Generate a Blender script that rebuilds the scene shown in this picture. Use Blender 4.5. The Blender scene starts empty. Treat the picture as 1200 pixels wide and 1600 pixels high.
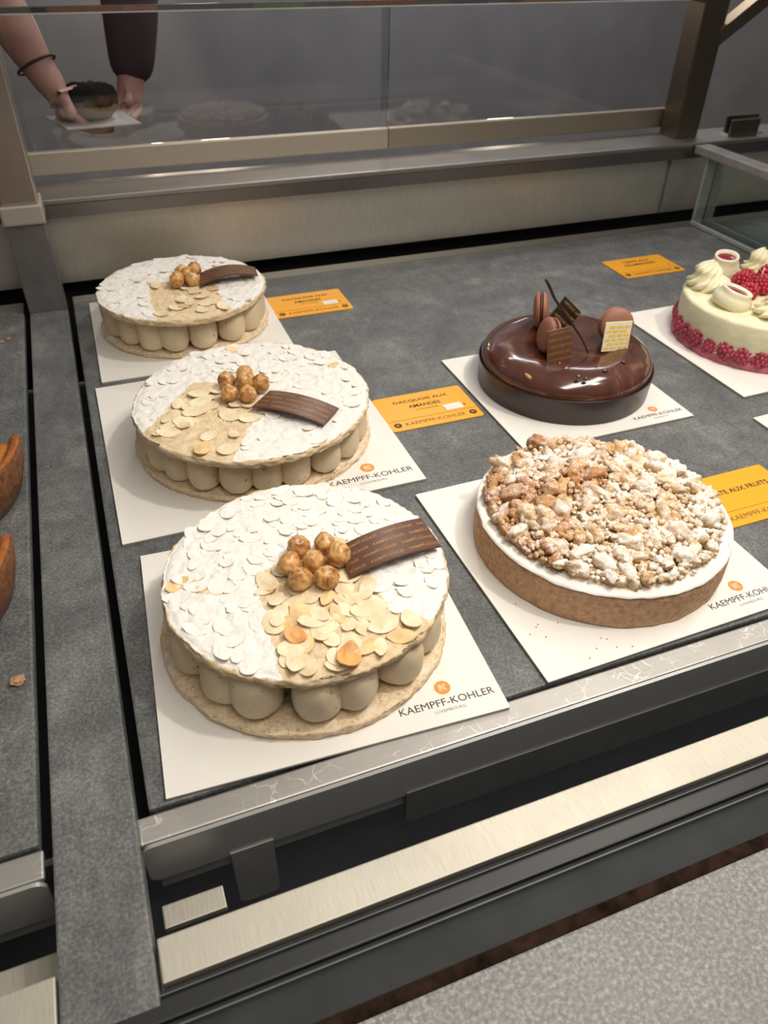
import bpy, bmesh, math, random
from mathutils import Vector, Matrix, noise
PI = math.pi
K = 0.48                      # one working unit (the camera's height above the slate) in metres
SC = bpy.context.scene
COL = SC.collection

# ------------------------------------------------------------------ camera, world, lights, exposure
cam_data = bpy.data.cameras.new('camera')
cam = bpy.data.objects.new('camera', cam_data); COL.objects.link(cam)
RIGHT = Vector((0.93461, -0.35534, 0.01540)).normalized()
FWD = Vector((0.28613, 0.72546, -0.62597)).normalized()
UP = RIGHT.cross(FWD).normalized()
mat = Matrix((RIGHT, UP, -FWD)).transposed().to_4x4()
mat.translation = Vector((0, 0, 1.0)) * K
cam.matrix_world = mat
cam_data.sensor_fit = 'VERTICAL'
cam_data.sensor_height = 36.0
cam_data.lens = 36.0 * 1185.16 / 1600
cam_data.clip_start = 0.01
cam_data.dof.use_dof = True
cam_data.dof.focus_distance = 1.42 * K
cam_data.dof.aperture_fstop = 9.0
SC.camera = cam

SC.view_settings.view_transform = 'Standard'
SC.view_settings.look = 'None'
SC.view_settings.exposure = 0.0
SC.view_settings.gamma = 1.0

world = bpy.data.worlds.new('shop_ambience'); SC.world = world
world.use_nodes = True
wn = world.node_tree; wn.nodes.clear()
w_out = wn.nodes.new('ShaderNodeOutputWorld'); w_bg = wn.nodes.new('ShaderNodeBackground')
w_tc = wn.nodes.new('ShaderNodeTexCoord'); w_sep = wn.nodes.new('ShaderNodeSeparateXYZ')
w_ramp = wn.nodes.new('ShaderNodeValToRGB'); w_mr = wn.nodes.new('ShaderNodeMapRange')
wn.links.new(w_tc.outputs['Generated'], w_sep.inputs[0])
w_mr.inputs['From Min'].default_value = -1; w_mr.inputs['From Max'].default_value = 1
wn.links.new(w_sep.outputs['Z'], w_mr.inputs['Value'])
wn.links.new(w_mr.outputs[0], w_ramp.inputs[0])
el = w_ramp.color_ramp.elements
el[0].position = 0.40; el[0].color = (0.012, 0.011, 0.010, 1)
el[1].position = 1.0; el[1].color = (0.62, 0.57, 0.50, 1)
e_mid = el.new(0.60); e_mid.color = (0.27, 0.25, 0.23, 1)
wn.links.new(w_ramp.outputs[0], w_bg.inputs['Color'])
w_bg.inputs['Strength'].default_value = 0.62
wn.links.new(w_bg.outputs[0], w_out.inputs['Surface'])


def area(name, loc, target, sx, sy, power, color):
    d = bpy.data.lights.new(name, 'AREA'); d.shape = 'RECTANGLE'
    d.size = sx * K; d.size_y = sy * K; d.energy = power; d.color = color
    o = bpy.data.objects.new(name, d); COL.objects.link(o)
    o.location = Vector(loc) * K
    o.rotation_euler = (Vector(target) - Vector(loc)).to_track_quat('-Z', 'Y').to_euler()
    return o


def spot(name, loc, target, power, color, angle=60, radius=0.05):
    d = bpy.data.lights.new(name, 'SPOT'); d.energy = power; d.color = color
    d.spot_size = math.radians(angle); d.spot_blend = 0.6; d.shadow_soft_size = radius
    o = bpy.data.objects.new(name, d); COL.objects.link(o)
    o.location = Vector(loc) * K
    o.rotation_euler = (Vector(target) - Vector(loc)).to_track_quat('-Z', 'Y').to_euler()
    return o


WARM = (1.0, 0.93, 0.83)
area('rear_wall_fill', (2.2, 3.9, 2.6), (2.2, 5.2, 0.2), 3.0, 0.5, 16.0, (0.93, 0.96, 1.0))  # added fill, out of view, to brighten the wall behind the sliding doors
area('case_led_strip', (1.1, 0.75, 1.75), (0.75, 1.15, 0), 2.6, 0.30, 8.0, WARM)
spot('shop_downlight_front', (2.5, 0.1, 4.2), (0.6, 0.9, 0), 66, (1.0, 0.92, 0.81), 46, 0.05)
spot('shop_downlight_back', (2.2, 5.6, 4.0), (1.0, 2.4, 0), 34, (1.0, 0.90, 0.76), 50, 0.05)
for i, (lx, ly, lz) in enumerate([(0.42, 4.80, 0.86), (0.80, 4.80, 0.84), (2.62, 4.75, 0.78)]):
    area('shelf_highlight_lamp', (lx, ly, lz), (lx * .62, 2.7, 0.27), 0.16, 0.16, (0.55, 0.55, 0.5)[i], (1.0, 0.88, 0.68))  # added unseen lamps, set where they reflect as highlights on the rear shelf
spot('wall_patch_fill', (0.35, 4.5, 1.7), (0.22, 5.2, 0.35), 9, (1.0, 0.88, 0.70), 50, 0.03)  # added lamp that lightens the wall patch between the person's arms

# ------------------------------------------------------------------ material helpers


class NT:
    def __init__(self, name):
        self.m = bpy.data.materials.new(name); self.m.use_nodes = True
        self.t = self.m.node_tree; self.b = self.t.nodes['Principled BSDF']
        self.tc = None

    def n(self, kind, **kw):
        x = self.t.nodes.new(kind)
        for k, v in kw.items():
            if k in x.inputs.keys():
                x.inputs[k].default_value = v
            else:
                setattr(x, k, v)
        return x

    def l(self, a, b): self.t.links.new(a, b)

    def obj(self, scale=(1, 1, 1)):
        if self.tc is None: self.tc = self.n('ShaderNodeTexCoord')
        mp = self.n('ShaderNodeMapping'); mp.inputs['Scale'].default_value = scale
        self.l(self.tc.outputs['Object'], mp.inputs['Vector']); return mp.outputs[0]

    def noise(self, scale, detail=4, rough=0.55, vec=None, dist=0):
        x = self.n('ShaderNodeTexNoise'); x.inputs['Scale'].default_value = scale
        x.inputs['Detail'].default_value = detail; x.inputs['Roughness'].default_value = rough
        x.inputs['Distortion'].default_value = dist
        self.l(vec if vec is not None else self.obj(), x.inputs['Vector']); return x.outputs['Fac']

    def ramp(self, fac, stops):
        r = self.n('ShaderNodeValToRGB'); e = r.color_ramp.elements
        e[0].position, e[0].color = stops[0][0], (*stops[0][1], 1)
        e[1].position, e[1].color = stops[-1][0], (*stops[-1][1], 1)
        for p, c in stops[1:-1]:
            q = e.new(p); q.color = (*c, 1)
        self.l(fac, r.inputs[0]); return r.outputs['Color']

    def mix(self, fac, a, b, mode='MIX'):
        m = self.n('ShaderNodeMix'); m.data_type = 'RGBA'; m.blend_type = mode
        for v, i in ((fac, 0), (a, 6), (b, 7)):
            if hasattr(v, 'is_output'): self.l(v, m.inputs[i])
            else: m.inputs[i].default_value = v if i == 0 else (*v, 1)
        return m.outputs[2]

    def math(self, op, a, b=0.5):
        m = self.n('ShaderNodeMath'); m.operation = op
        for v, i in ((a, 0), (b, 1)):
            if hasattr(v, 'is_output'): self.l(v, m.inputs[i])
            else: m.inputs[i].default_value = v
        return m.outputs[0]

    def bump(self, h, strength, dist):
        b = self.n('ShaderNodeBump'); b.inputs['Strength'].default_value = strength
        b.inputs['Distance'].default_value = dist; self.l(h, b.inputs['Height'])
        self.l(b.outputs[0], self.b.inputs['Normal']); return b

    def set(self, **kw):
        for k, v in kw.items():
            k = {'color': 'Base Color', 'rough': 'Roughness', 'metal': 'Metallic', 'spec': 'Specular IOR Level', 'coat': 'Coat Weight', 'coatr': 'Coat Roughness',
                 'sss': 'Subsurface Weight', 'trans': 'Transmission Weight', 'alpha': 'Alpha', 'aniso': 'Anisotropic'}[k]
            if hasattr(v, 'is_output'): self.l(v, self.b.inputs[k])
            else: self.b.inputs[k].default_value = (*v, 1) if isinstance(v, tuple) else v
        return self


def plain(name, color, rough=0.6, metal=0.0, var=0.06, scale=40, **kw):
    t = NT(name)
    f = t.noise(scale, 4)
    c2 = tuple(min(1, c * (1 + var * 2)) for c in color); c1 = tuple(c * (1 - var * 2) for c in color)
    t.set(color=t.ramp(f, [(0.3, c1), (0.7, c2)]), rough=rough, metal=metal, **kw)
    return t.m


def slate_mat():
    t = NT('grey_slate')
    big = t.noise(9, 6, 0.65, dist=0.6); fine = t.noise(400, 4, 0.65); mid = t.noise(70, 6, 0.68, t.obj((1, 0.6, 1)))
    base = t.ramp(big, [(0.28, (0.080, 0.084, 0.087)), (0.52, (0.120, 0.124, 0.126)), (0.76, (0.205, 0.205, 0.20))])
    c = t.mix(0.55, base, t.ramp(fine, [(0.33, (0.18, 0.18, 0.18)), (0.5, (0.5, 0.5, 0.5)), (0.66, (0.97, 0.95, 0.93))]), 'OVERLAY')
    c = t.mix(0.42, c, t.ramp(mid, [(0.35, (0.32, 0.32, 0.32)), (0.65, (0.72, 0.72, 0.71))]), 'OVERLAY')
    t.set(color=c, rough=t.math('ADD', t.math('MULTIPLY', mid, 0.25), 0.38), spec=0.42)
    h = t.math('ADD', t.math('MULTIPLY', mid, 1.0), t.math('MULTIPLY', fine, 0.6))
    t.bump(h, 0.55, 0.0012)
    return t.m


def granite_mat():
    t = NT('grey_speckled_stone')
    a = t.noise(360, 5, 0.75); b = t.noise(18, 4)
    c = t.ramp(a, [(0.3, (0.085, 0.085, 0.087)), (0.5, (0.19, 0.188, 0.186)), (0.66, (0.38, 0.375, 0.365))])
    c = t.mix(0.3, c, t.ramp(b, [(0.3, (0.35, 0.35, 0.35)), (0.7, (0.65, 0.65, 0.65))]), 'OVERLAY')
    t.set(color=c, rough=0.5); t.bump(a, 0.15, 0.0006)
    return t.m


def steel_mat(name, tint=(0.62, 0.59, 0.55), rough=0.3, stretch=(1, 60, 60), scratch=0.0, amt=0.25):
    t = NT(name)
    f = t.noise(30, 5, 0.6, t.obj(stretch)); blot = t.noise(14, 3)
    c = t.mix(amt, tint, t.ramp(f, [(0.3, tuple(v * .6 for v in tint)), (0.7, tuple(min(1, v * 1.25) for v in tint))]))
    if scratch:
        v = t.n('ShaderNodeTexVoronoi'); v.feature = 'DISTANCE_TO_EDGE'; v.inputs['Scale'].default_value = 75
        nd = t.n('ShaderNodeTexNoise'); nd.inputs['Scale'].default_value = 60; t.l(t.obj(), nd.inputs['Vector'])
        va = t.n('ShaderNodeVectorMath'); va.operation = 'MULTIPLY_ADD'; t.l(nd.outputs['Color'], va.inputs[0]); va.inputs[1].default_value = (.02, .02, .02)
        t.l(t.obj(), va.inputs[2]); t.l(va.outputs[0], v.inputs['Vector'])
        s = t.ramp(v.outputs['Distance'], [(0.0, (1, 1, 1)), (0.035, (0, 0, 0))])
        gate = t.ramp(t.noise(34, 3), [(0.48, (0, 0, 0)), (0.6, (1, 1, 1))])
        s2 = t.mix(1.0, s, gate, 'MULTIPLY')
        c = t.mix(t.math('MULTIPLY', s2, scratch), c, (0.9, 0.87, 0.82))
    rr = t.math('ADD', t.math('MULTIPLY', blot, 0.14), rough - 0.07)
    t.set(color=c, metal=1.0, rough=rr); t.bump(f, 0.12, 0.0004)
    return t.m


SLATE = slate_mat(); GRANITE = granite_mat()
STEEL = steel_mat('brushed_steel')
STEEL_SCR = steel_mat('scratched_steel', (0.45, 0.435, 0.415), 0.56, scratch=0.8)
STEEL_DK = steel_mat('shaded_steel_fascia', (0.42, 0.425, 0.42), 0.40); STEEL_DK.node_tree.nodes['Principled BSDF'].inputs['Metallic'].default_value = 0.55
STEEL_BR = steel_mat('bright_steel', (0.56, 0.53, 0.465), 0.64, (60, 2, 60), amt=0.35)
STEEL_BACK = steel_mat('grained_steel_panel', (0.70, 0.675, 0.605), 0.48, (60, 60, 2), amt=0.4)
STEEL_POST = steel_mat('brushed_steel_post', (0.52, 0.47, 0.42), 0.33, (60, 60, 1))
EDGE_ST = steel_mat('dull_edge_steel', (0.30, 0.29, 0.275), 0.45)
GREY_POST = plain('grey_coated_metal', (0.20, 0.19, 0.19), 0.35, 0.6)
TABM = plain('satin_steel_tab', (0.27, 0.27, 0.255), 0.4, 0.35)
BLACK = plain('black_rubber', (0.012, 0.013, 0.014), 0.45)
DARK = plain('dark_trough_metal', (0.09, 0.105, 0.115), 0.5)
GASKET = plain('dark_sealed_channel', (0.034, 0.037, 0.038), 0.6, spec=.12)
SEAL_BR = plain('rust_brown_seal', (0.022, 0.012, 0.008), 0.8, var=0.4, scale=60, spec=.05)
BOARD = plain('white_cake_card', (0.80, 0.775, 0.73), 0.42, var=0.01)
BOARD_EDGE = plain('grey_card_edge', (0.33, 0.31, 0.27), 0.8)
ORANGE = plain('orange_print', (0.86, 0.29, 0.045), 0.5, var=0.01)
PRINT = plain('dark_grey_print', (0.055, 0.045, 0.045), 0.6)
PRINT_L = plain('light_grey_print', (0.32, 0.29, 0.28), 0.6)
CARD = plain('amber_card', (0.90, 0.40, 0.022), 0.32, var=0.01)
CARD_INK = plain('black_ink', (0.025, 0.015, 0.010), 0.6)
CARD_INK_SOFT = plain('brown_ink', (0.20, 0.085, 0.012), 0.6)
STICKER = plain('white_sticker', (0.82, 0.78, 0.72), 0.5)


def glass_mat(name, tint=(0.90, 0.93, 0.92), spec=(1, 1, 1), base=0.04, boost=1.0):
    t = NT(name); tr = t.n('ShaderNodeBsdfTransparent'); tr.inputs[0].default_value = (*tint, 1)
    gl = t.n('ShaderNodeBsdfGlossy'); gl.inputs['Roughness'].default_value = 0.03; gl.inputs[0].default_value = (*spec, 1)
    fr = t.n('ShaderNodeLayerWeight'); fr.inputs[0].default_value = 0.5
    f = t.math('MINIMUM', t.math('ADD', t.math('MULTIPLY', t.math('POWER', fr.outputs['Facing'], 4.0), boost), base), 1.0)
    mx = t.n('ShaderNodeMixShader'); t.l(f, mx.inputs[0]); t.l(tr.outputs[0], mx.inputs[1]); t.l(gl.outputs[0], mx.inputs[2])
    out = t.t.nodes['Material Output']; t.l(mx.outputs[0], out.inputs['Surface'])
    return t.m


GLASS = glass_mat('clear_glass'); GLASS_BACK = glass_mat('smoky_glass', (0.86, 0.86, 0.87), base=0.035, boost=0.7)
GLASS_EDGE = glass_mat('green_glass_edge', (0.55, 0.66, 0.62), base=0.25)

# ------------------------------------------------------------------ geometry helpers (all in working units, scaled by K when linked)


def link(name, bm_or_me, m, parent=None, smooth=False, loc=None, kind=None):
    if isinstance(bm_or_me, bmesh.types.BMesh):
        me = bpy.data.meshes.new(name)
        bm_or_me.to_mesh(me); bm_or_me.free()
    else:
        me = bm_or_me
    me.transform(Matrix.Scale(K, 4))
    for mm in (m if isinstance(m, (list, tuple)) else [m]):
        if mm is not None: me.materials.append(mm)
    if smooth:
        for p in me.polygons: p.use_smooth = True
    o = bpy.data.objects.new(name, me); COL.objects.link(o)
    if parent is not None: o.parent = parent
    if loc is not None: o.location = Vector(loc) * K
    if kind: o['kind'] = kind
    return o


def tag(o, label=None, cat=None, group=None, kind=None):
    if label: o['label'] = label
    if cat: o['category'] = cat
    if group: o['group'] = group
    if kind: o['kind'] = kind
    return o


def empty(name, loc, rz=0, **kw):
    o = bpy.data.objects.new(name, None); COL.objects.link(o); o.empty_display_size = 0.02
    o.location = Vector(loc) * K; o.rotation_euler = (0, 0, rz)
    return tag(o, **kw)


def add_box(bm, x0, x1, y0, y1, z0, z1, bev=0.0, seg=2, mi=0):
    vs = [bm.verts.new((x, y, z)) for x in (x0, x1) for y in (y0, y1) for z in (z0, z1)]
    fs = [bm.faces.new([vs[i] for i in q]) for q in ((0, 1, 3, 2), (4, 6, 7, 5), (0, 4, 5, 1), (2, 3, 7, 6), (0, 2, 6, 4), (1, 5, 7, 3))]
    for f in fs: f.material_index = mi
    if bev > 0:
        es = list({e for f in fs for e in f.edges})
        bmesh.ops.bevel(bm, geom=es, offset=bev, segments=seg, affect='EDGES', profile=0.6)
    return fs


def box(x0, x1, y0, y1, z0, z1, bev=0.0, seg=2):
    bm = bmesh.new(); add_box(bm, x0, x1, y0, y1, z0, z1, bev, seg)
    bmesh.ops.recalc_face_normals(bm, faces=bm.faces); return bm


def prism(pts, z0, z1, bev=0.0):
    bm = bmesh.new(); b = [bm.verts.new((x, y, z0)) for x, y in pts]; t = [bm.verts.new((x, y, z1)) for x, y in pts]
    n = len(pts); bm.faces.new(b[::-1]); bm.faces.new(t)
    for i in range(n): bm.faces.new((b[i], b[(i + 1) % n], t[(i + 1) % n], t[i]))
    bmesh.ops.recalc_face_normals(bm, faces=bm.faces)
    if bev: bmesh.ops.bevel(bm, geom=list(bm.edges), offset=bev, segments=2, affect='EDGES')
    return bm


def rounded_rect(w, h, r, n=5):
    pts = []
    for cx, cy, a0 in ((w - r, h - r, 0), (r, h - r, PI / 2), (r, r, PI), (w - r, r, 1.5 * PI)):
        for i in range(n + 1):
            a = a0 + PI / 2 * i / n; pts.append((cx + r * math.cos(a), cy + r * math.sin(a)))
    return pts


def add_lathe(bm, prof, n=96, a0=0.0, a1=2 * PI, wob=None, mi=None):
    full = abs(a1 - a0 - 2 * PI) < 1e-6; m = n if full else n + 1
    rings = []
    for j, (r, z) in enumerate(prof):
        if r < 1e-6 and full:
            rings.append([bm.verts.new((0, 0, z))]); continue
        ring = []
        for i in range(m):
            a = a0 + (a1 - a0) * i / n; rr, zz = r, z
            if wob:
                rr, zz = wob(j, a, r, z)
            ring.append(bm.verts.new((rr * math.cos(a), rr * math.sin(a), zz)))
        rings.append(ring)
    for j in range(len(rings) - 1):
        A, B = rings[j], rings[j + 1]
        cnt = n
        for i in range(cnt):
            i2 = (i + 1) % m
            if len(A) == 1 and len(B) == 1: continue
            if len(A) == 1: f = (A[0], B[i], B[i2])
            elif len(B) == 1: f = (A[i], A[i2], B[0])
            else: f = (A[i], A[i2], B[i2], B[i])
            try:
                ff = bm.faces.new(f)
                if mi is not None: ff.material_index = mi[j] if isinstance(mi, list) else mi
            except ValueError: pass
    return rings


def lathe(prof, n=96, **kw):
    bm = bmesh.new(); add_lathe(bm, prof, n, **kw)
    bmesh.ops.recalc_face_normals(bm, faces=bm.faces); return bm


def add_tube(bm, pts, rads, n=12, cap=True):
    pts = [Vector(p) for p in pts]
    if not isinstance(rads, (list, tuple)): rads = [rads] * len(pts)
    rings = []; ref = None
    for i, p in enumerate(pts):
        d = (pts[min(i + 1, len(pts) - 1)] - pts[max(i - 1, 0)]).normalized()
        if ref is None: ref = d.orthogonal().normalized()
        ref = (ref - d * ref.dot(d)).normalized(); s = d.cross(ref)
        rings.append([bm.verts.new(p + (ref * math.cos(2 * PI * k / n) + s * math.sin(2 * PI * k / n)) * rads[i]) for k in range(n)])
    for a, b in zip(rings, rings[1:]):
        for k in range(n): bm.faces.new((a[k], a[(k + 1) % n], b[(k + 1) % n], b[k]))
    if cap: bm.faces.new(rings[0][::-1]); bm.faces.new(rings[-1])


def tube(pts, rads, n=12):
    bm = bmesh.new(); add_tube(bm, pts, rads, n); bmesh.ops.recalc_face_normals(bm, faces=bm.faces); return bm


_ICO = {}


def blob(rx, ry, rz, sub=3, amp=0.0, freq=1.0, seed=0, fn=None, rot=None, loc=(0, 0, 0), bm=None):
    if sub not in _ICO:
        q = bmesh.new(); bmesh.ops.create_icosphere(q, subdivisions=sub, radius=1.0); q.verts.index_update()
        _ICO[sub] = ([v.co.copy() for v in q.verts], [[v.index for v in f.verts] for f in q.faces]); q.free()
    bm = bm or bmesh.new(); s = Vector((seed * 7.13 % 97, seed * 3.71 % 89, seed * 1.9 % 71))
    R = rot if rot is not None else Matrix.Identity(3); L = Vector(loc); vs = []
    for co in _ICO[sub][0]:
        k = 1 + amp * noise.noise(co * freq + s) + amp * 0.5 * noise.noise(co * freq * 2.3 + s) if amp else 1.0
        c = Vector((co.x * rx, co.y * ry, co.z * rz)) * k
        if fn: c = fn(c)
        vs.append(bm.verts.new(R @ c + L))
    for f in _ICO[sub][1]: bm.faces.new([vs[i] for i in f])
    return bm


def euler(x, y, z):
    from mathutils import Euler
    return Euler((x, y, z)).to_matrix()


def text_mesh(s, size, align='LEFT', bold=0.0, sx=1.0, thick=0.0):
    cu = bpy.data.curves.new('lettering', 'FONT'); cu.body = s; cu.size = size; cu.align_x = align
    cu.offset = bold; cu.resolution_u = 3; cu.extrude = thick
    o = bpy.data.objects.new('lettering_source', cu)
    me = bpy.data.meshes.new_from_object(o)
    bpy.data.objects.remove(o); bpy.data.curves.remove(cu)
    for v in me.vertices: v.co.x *= sx
    return me


def text_fit(s, width, height, bold=0.0, center=None):
    """lettering of the given overall width and cap height; lower left at the origin, or centred on x = center"""
    me = text_mesh(s, 1.0, bold=bold)
    xs = [v.co.x for v in me.vertices]; ys = [v.co.y for v in me.vertices]
    x0, x1, y0, y1 = min(xs), max(xs), min(ys), max(ys)
    for v in me.vertices:
        v.co.x = (v.co.x - x0) / (x1 - x0) * width + (0 if center is None else center - width / 2)
        v.co.y = (v.co.y - y0) / (y1 - y0) * height
    return me


def me_move(me, x, y, z, rz=0.0):
    me.transform(Matrix.Translation((x, y, z)) @ Matrix.Rotation(rz, 4, 'Z')); return me


def disc(r, z, n=40, cx=0, cy=0, th=0.0004):
    bm = bmesh.new(); rr = bmesh.ops.create_cone(bm, cap_ends=True, segments=n, radius1=r, radius2=r, depth=th)
    bmesh.ops.translate(bm, verts=bm.verts, vec=(cx, cy, z)); return bm


def copy_tree(o, parent=None):
    c = o.copy(); COL.objects.link(c); c.parent = parent
    for ch in list(o.children): copy_tree(ch, c)
    return c


# ------------------------------------------------------------------ the setting and the display case
link('floor', box(-6, 9, -5, 9, -2.0, -1.95), plain('grey_floor_tile', (0.07, 0.068, 0.065), 0.5), kind='structure')
WALL_ST = plain('dull_grey_wall_panel', (0.32, 0.305, 0.305), 0.5, 0.3, scale=6)
link('wall_back', box(-3.5, 7.5, 5.2, 5.3, -1.95, 1.9), WALL_ST, kind='structure')


def thing_box(name, label, cat, dims, m, bev=0.0, group=None, kind=None):
    o = link(name, box(*dims, bev=bev), m); tag(o, label, cat, group, kind); return o


thing_box('stone_counter', 'grey speckled stone counter ledge along the front of the case, nearest the viewer', 'counter', (-2.2, 3.4, -0.25, 0.296, -0.12, 0.0), GRANITE, 0.003)
thing_box('counter_seal', 'rust-brown sealant line between the stone counter and the dark channel', 'seal', (-2.2, 3.4, 0.2965, 0.314, -0.05, -0.001), SEAL_BR, 0.002)
LIPM = plain('grey_glass_bead', (0.12, 0.13, 0.13), 0.5)
t = empty('front_channel', (0, 0, 0), label='long dark channel with thin glass lips between stone counter and bright steel strip', cat='channel')
link('channel_bed', box(-2.2, 3.4, 0.3145, 0.412, -0.05, -0.012), GASKET, t)
link('gasket', box(-2.2, 3.4, 0.375, 0.400, -0.0118, -0.002, 0.003), BLACK, t)
link('glass_lip', box(-2.2, 3.4, 0.3655, 0.3672, -0.0118, -0.002), LIPM, t)
link('glass_lip', box(-2.2, 3.4, 0.403, 0.4042, -0.0118, -0.003), LIPM, t)
thing_box('case_base', 'dark floor of the display case seen through gaps under the trays', 'case base', (-2.2, 3.4, 0.413, 2.85, -0.42, -0.40), DARK)
thing_box('steel_ledge_strip', 'bright brushed steel strip along the front, right of the slate divider', 'metal strip', (-0.106, 3.4, 0.414, 0.468, -0.03, 0.0), STEEL_BR, 0.002, 'front steel strips')
thing_box('steel_ledge_strip', 'short bright steel strip in the bottom left corner, left of the slate divider', 'metal strip', (-2.2, -0.224, 0.414, 0.468, -0.03, 0.0), STEEL_BR, 0.002, 'front steel strips')
thing_box('lower_steel_plate', 'small bright steel plate deep in the gap under the rail, right of the divider', 'metal plate', (-0.104, -0.018, 0.523, 0.556, -0.112, -0.10), STEEL_BR, 0.002, 'lower steel plates')
thing_box('lower_steel_plate', 'stained bright steel plate deep in the gap in the lower left corner', 'metal plate', (-1.4, -0.226, 0.506, 0.545, -0.112, -0.10), STEEL_BR, 0.002, 'lower steel plates')
thing_box('gap_backing', 'dark grey metal backing visible in the gap under the front rail', 'metal backing', (-2.2, 3.4, 0.632, 0.642, -0.40, -0.036), plain('grey_backing_metal', (0.13, 0.145, 0.15), 0.4, 0.4), 0.0)

# slate divider between the two trays, with the rear post standing on its end
o = link('slate_divider', box(-0.2215, -0.1110, 0.392, 2.435, -0.035, 0.0, 0.004), SLATE)
tag(o, 'long narrow dark slate strip between the left tray and the cake tray', 'slate strip')
t = empty('rear_post', (0, 0, 0), label='tall square steel post at the rear left, standing at the end of the slate strip', cat='post')
link('lower_post', box(-0.2215, -0.112, 2.436, 2.54, -0.035, 0.262, 0.004), GREY_POST, t)
o = link('post_cap', box(-0.224, -0.108, 2.425, 2.545, 0.2625, 0.318, 0.006), STEEL_BR, t)
link('upper_post', box(-0.214, -0.116, 2.435, 2.54, 0.3185, 1.6, 0.004), STEEL_POST, t)


def make_tray(x0, x1, side, label, left_corner):
    t = empty('slate_tray', (0, 0, 0), label=label, cat='tray', group='slate display trays')
    link('slate_slab', box(x0, x1, 0.648, 2.488, -0.030, -0.0065, 0.005), SLATE, t)
    link('rear_edge_strip', box(x0, x1, 2.4885, 2.545, -0.030, -0.006, 0.003), EDGE_ST, t)
    ra, rb = x0 - 0.018, x1
    if side == 'left': ra, rb = x0, x1 + 0.006
    # folded front rail: flat lip and rounded drop face
    rail = link('front_rail', box(ra, rb, 0.599, 0.640, -0.016, -0.0066, 0.003), STEEL_SCR, t)
    pts = []
    r = 0.016
    c = [(ra, -0.092), (rb, -0.092), (rb, -0.003), (ra, -0.003)]
    bm = bmesh.new()
    prof = rounded_rect(rb - ra, 0.089, r)
    fr = [bm.verts.new((ra + x, 0.5925, -0.098 + z)) for x, z in prof]; bk = [bm.verts.new((ra + x, 0.5985, -0.098 + z)) for x, z in prof]
    bm.faces.new(fr); bm.faces.new(bk[::-1])
    for i in range(len(fr)): bm.faces.new((fr[i], fr[(i + 1) % len(fr)], bk[(i + 1) % len(fr)], bk[i]))
    bmesh.ops.recalc_face_normals(bm, faces=bm.faces)
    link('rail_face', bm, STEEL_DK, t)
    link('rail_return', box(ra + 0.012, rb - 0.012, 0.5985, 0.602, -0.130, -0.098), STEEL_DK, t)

    def tab(xa, xb, zb, m):
        bm = bmesh.new(); w = xb - xa; prof = [(0, 0.16)] + [(x, z) for x, z in rounded_rect(w, 0.3, 0.014) if z < 0.15] + [(w, 0.16)]
        prof = [(w, 0.16), (0, 0.16)] + [(x, z) for x, z in rounded_rect(w, 0.3, 0.014) if z < 0.1]
        zz = [(x, zb + z * (-0.09 - zb) / 0.16) for x, z in prof]
        a = [bm.verts.new((xa + x, 0.590, z)) for x, z in zz]; b = [bm.verts.new((xa + x, 0.5945, z)) for x, z in zz]
        bm.faces.new(a); bm.faces.new(b[::-1])
        for i in range(len(a)): bm.faces.new((a[i], a[(i + 1) % len(a)], b[(i + 1) % len(a)], b[i]))
        bmesh.ops.recalc_face_normals(bm, faces=bm.faces)
        link('hanging_tab', bm, TABM if m is STEEL else m, t)
    if side == 'right':
        tab(0.002, 0.066, -0.245, STEEL); tab(0.281, 3.3, -0.175, plain('satin_steel_flange', (0.13, 0.135, 0.133), 0.4, 0.3))
    return t


make_tray(-0.094, 3.3, 'right', 'large dark slate tray on a steel front rail, holding the dacquoise, tart and chocolate cakes', True)
make_tray(-2.1, -0.240, 'left', 'dark slate tray on the left edge, holding glazed brown tart halves', False)

# back of the case
t = empty('rear_riser', (0, 0, 0), label='low brushed steel riser and sloping shelf running along the back of the case', cat='riser')
link('riser_panel', box(-2.2, 3.4, 2.62, 2.635, 0.012, 0.235), STEEL_BACK, t)
link('panel_seam', box(2.228, 2.235, 2.612, 2.6195, 0.014, 0.232), DARK, t)
link('shelf', box(-2.2, 3.4, 2.58, 2.77, 0.268, 0.285, 0.004), steel_mat('dull_shelf_steel', (0.36, 0.345, 0.33), 0.42, (30, 30, 30), amt=.1), t)
link('shelf_lip', box(-2.2, 3.4, 2.582, 2.592, 0.228, 0.2675), steel_mat('lip_steel', (0.24, 0.23, 0.22), 0.35), t)
thing_box('gap_shadow_board', 'black board standing in for the shade in the gap under the rear riser', 'metal board', (-2.2, 3.4, 2.70, 2.71, -0.39, 0.26), BLACK)  # shade of the gap put in as a black board

t = tag(empty('door_1', (0, 0, 0)), kind='structure', label='smoky sliding glass door at the rear of the case, left half')
link('bottom_rail', box(-0.130, 1.0835, 2.775, 2.80, 0.302, 0.373, 0.005), steel_mat('champagne_rail', (0.56, 0.50, 0.42), 0.58), t)
link('pane', box(-0.125, 1.083, 2.786, 2.790, 0.3732, 1.5), GLASS_BACK, t)
link('pane_edge', box(1.0832, 1.0855, 2.786, 2.790, 0.374, 1.5), GLASS_EDGE, t)
t = tag(empty('door_2', (0, 0, 0)), kind='structure', label='smoky sliding glass door at the rear of the case, right half')
link('bottom_rail', box(1.0845, 2.33, 2.776, 2.80, 0.302, 0.373, 0.005), steel_mat('bronze_rail', (0.42, 0.37, 0.30), 0.48), t)
link('pane', box(1.060, 2.33, 2.794, 2.798, 0.3732, 1.5), GLASS_BACK, t)

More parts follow.
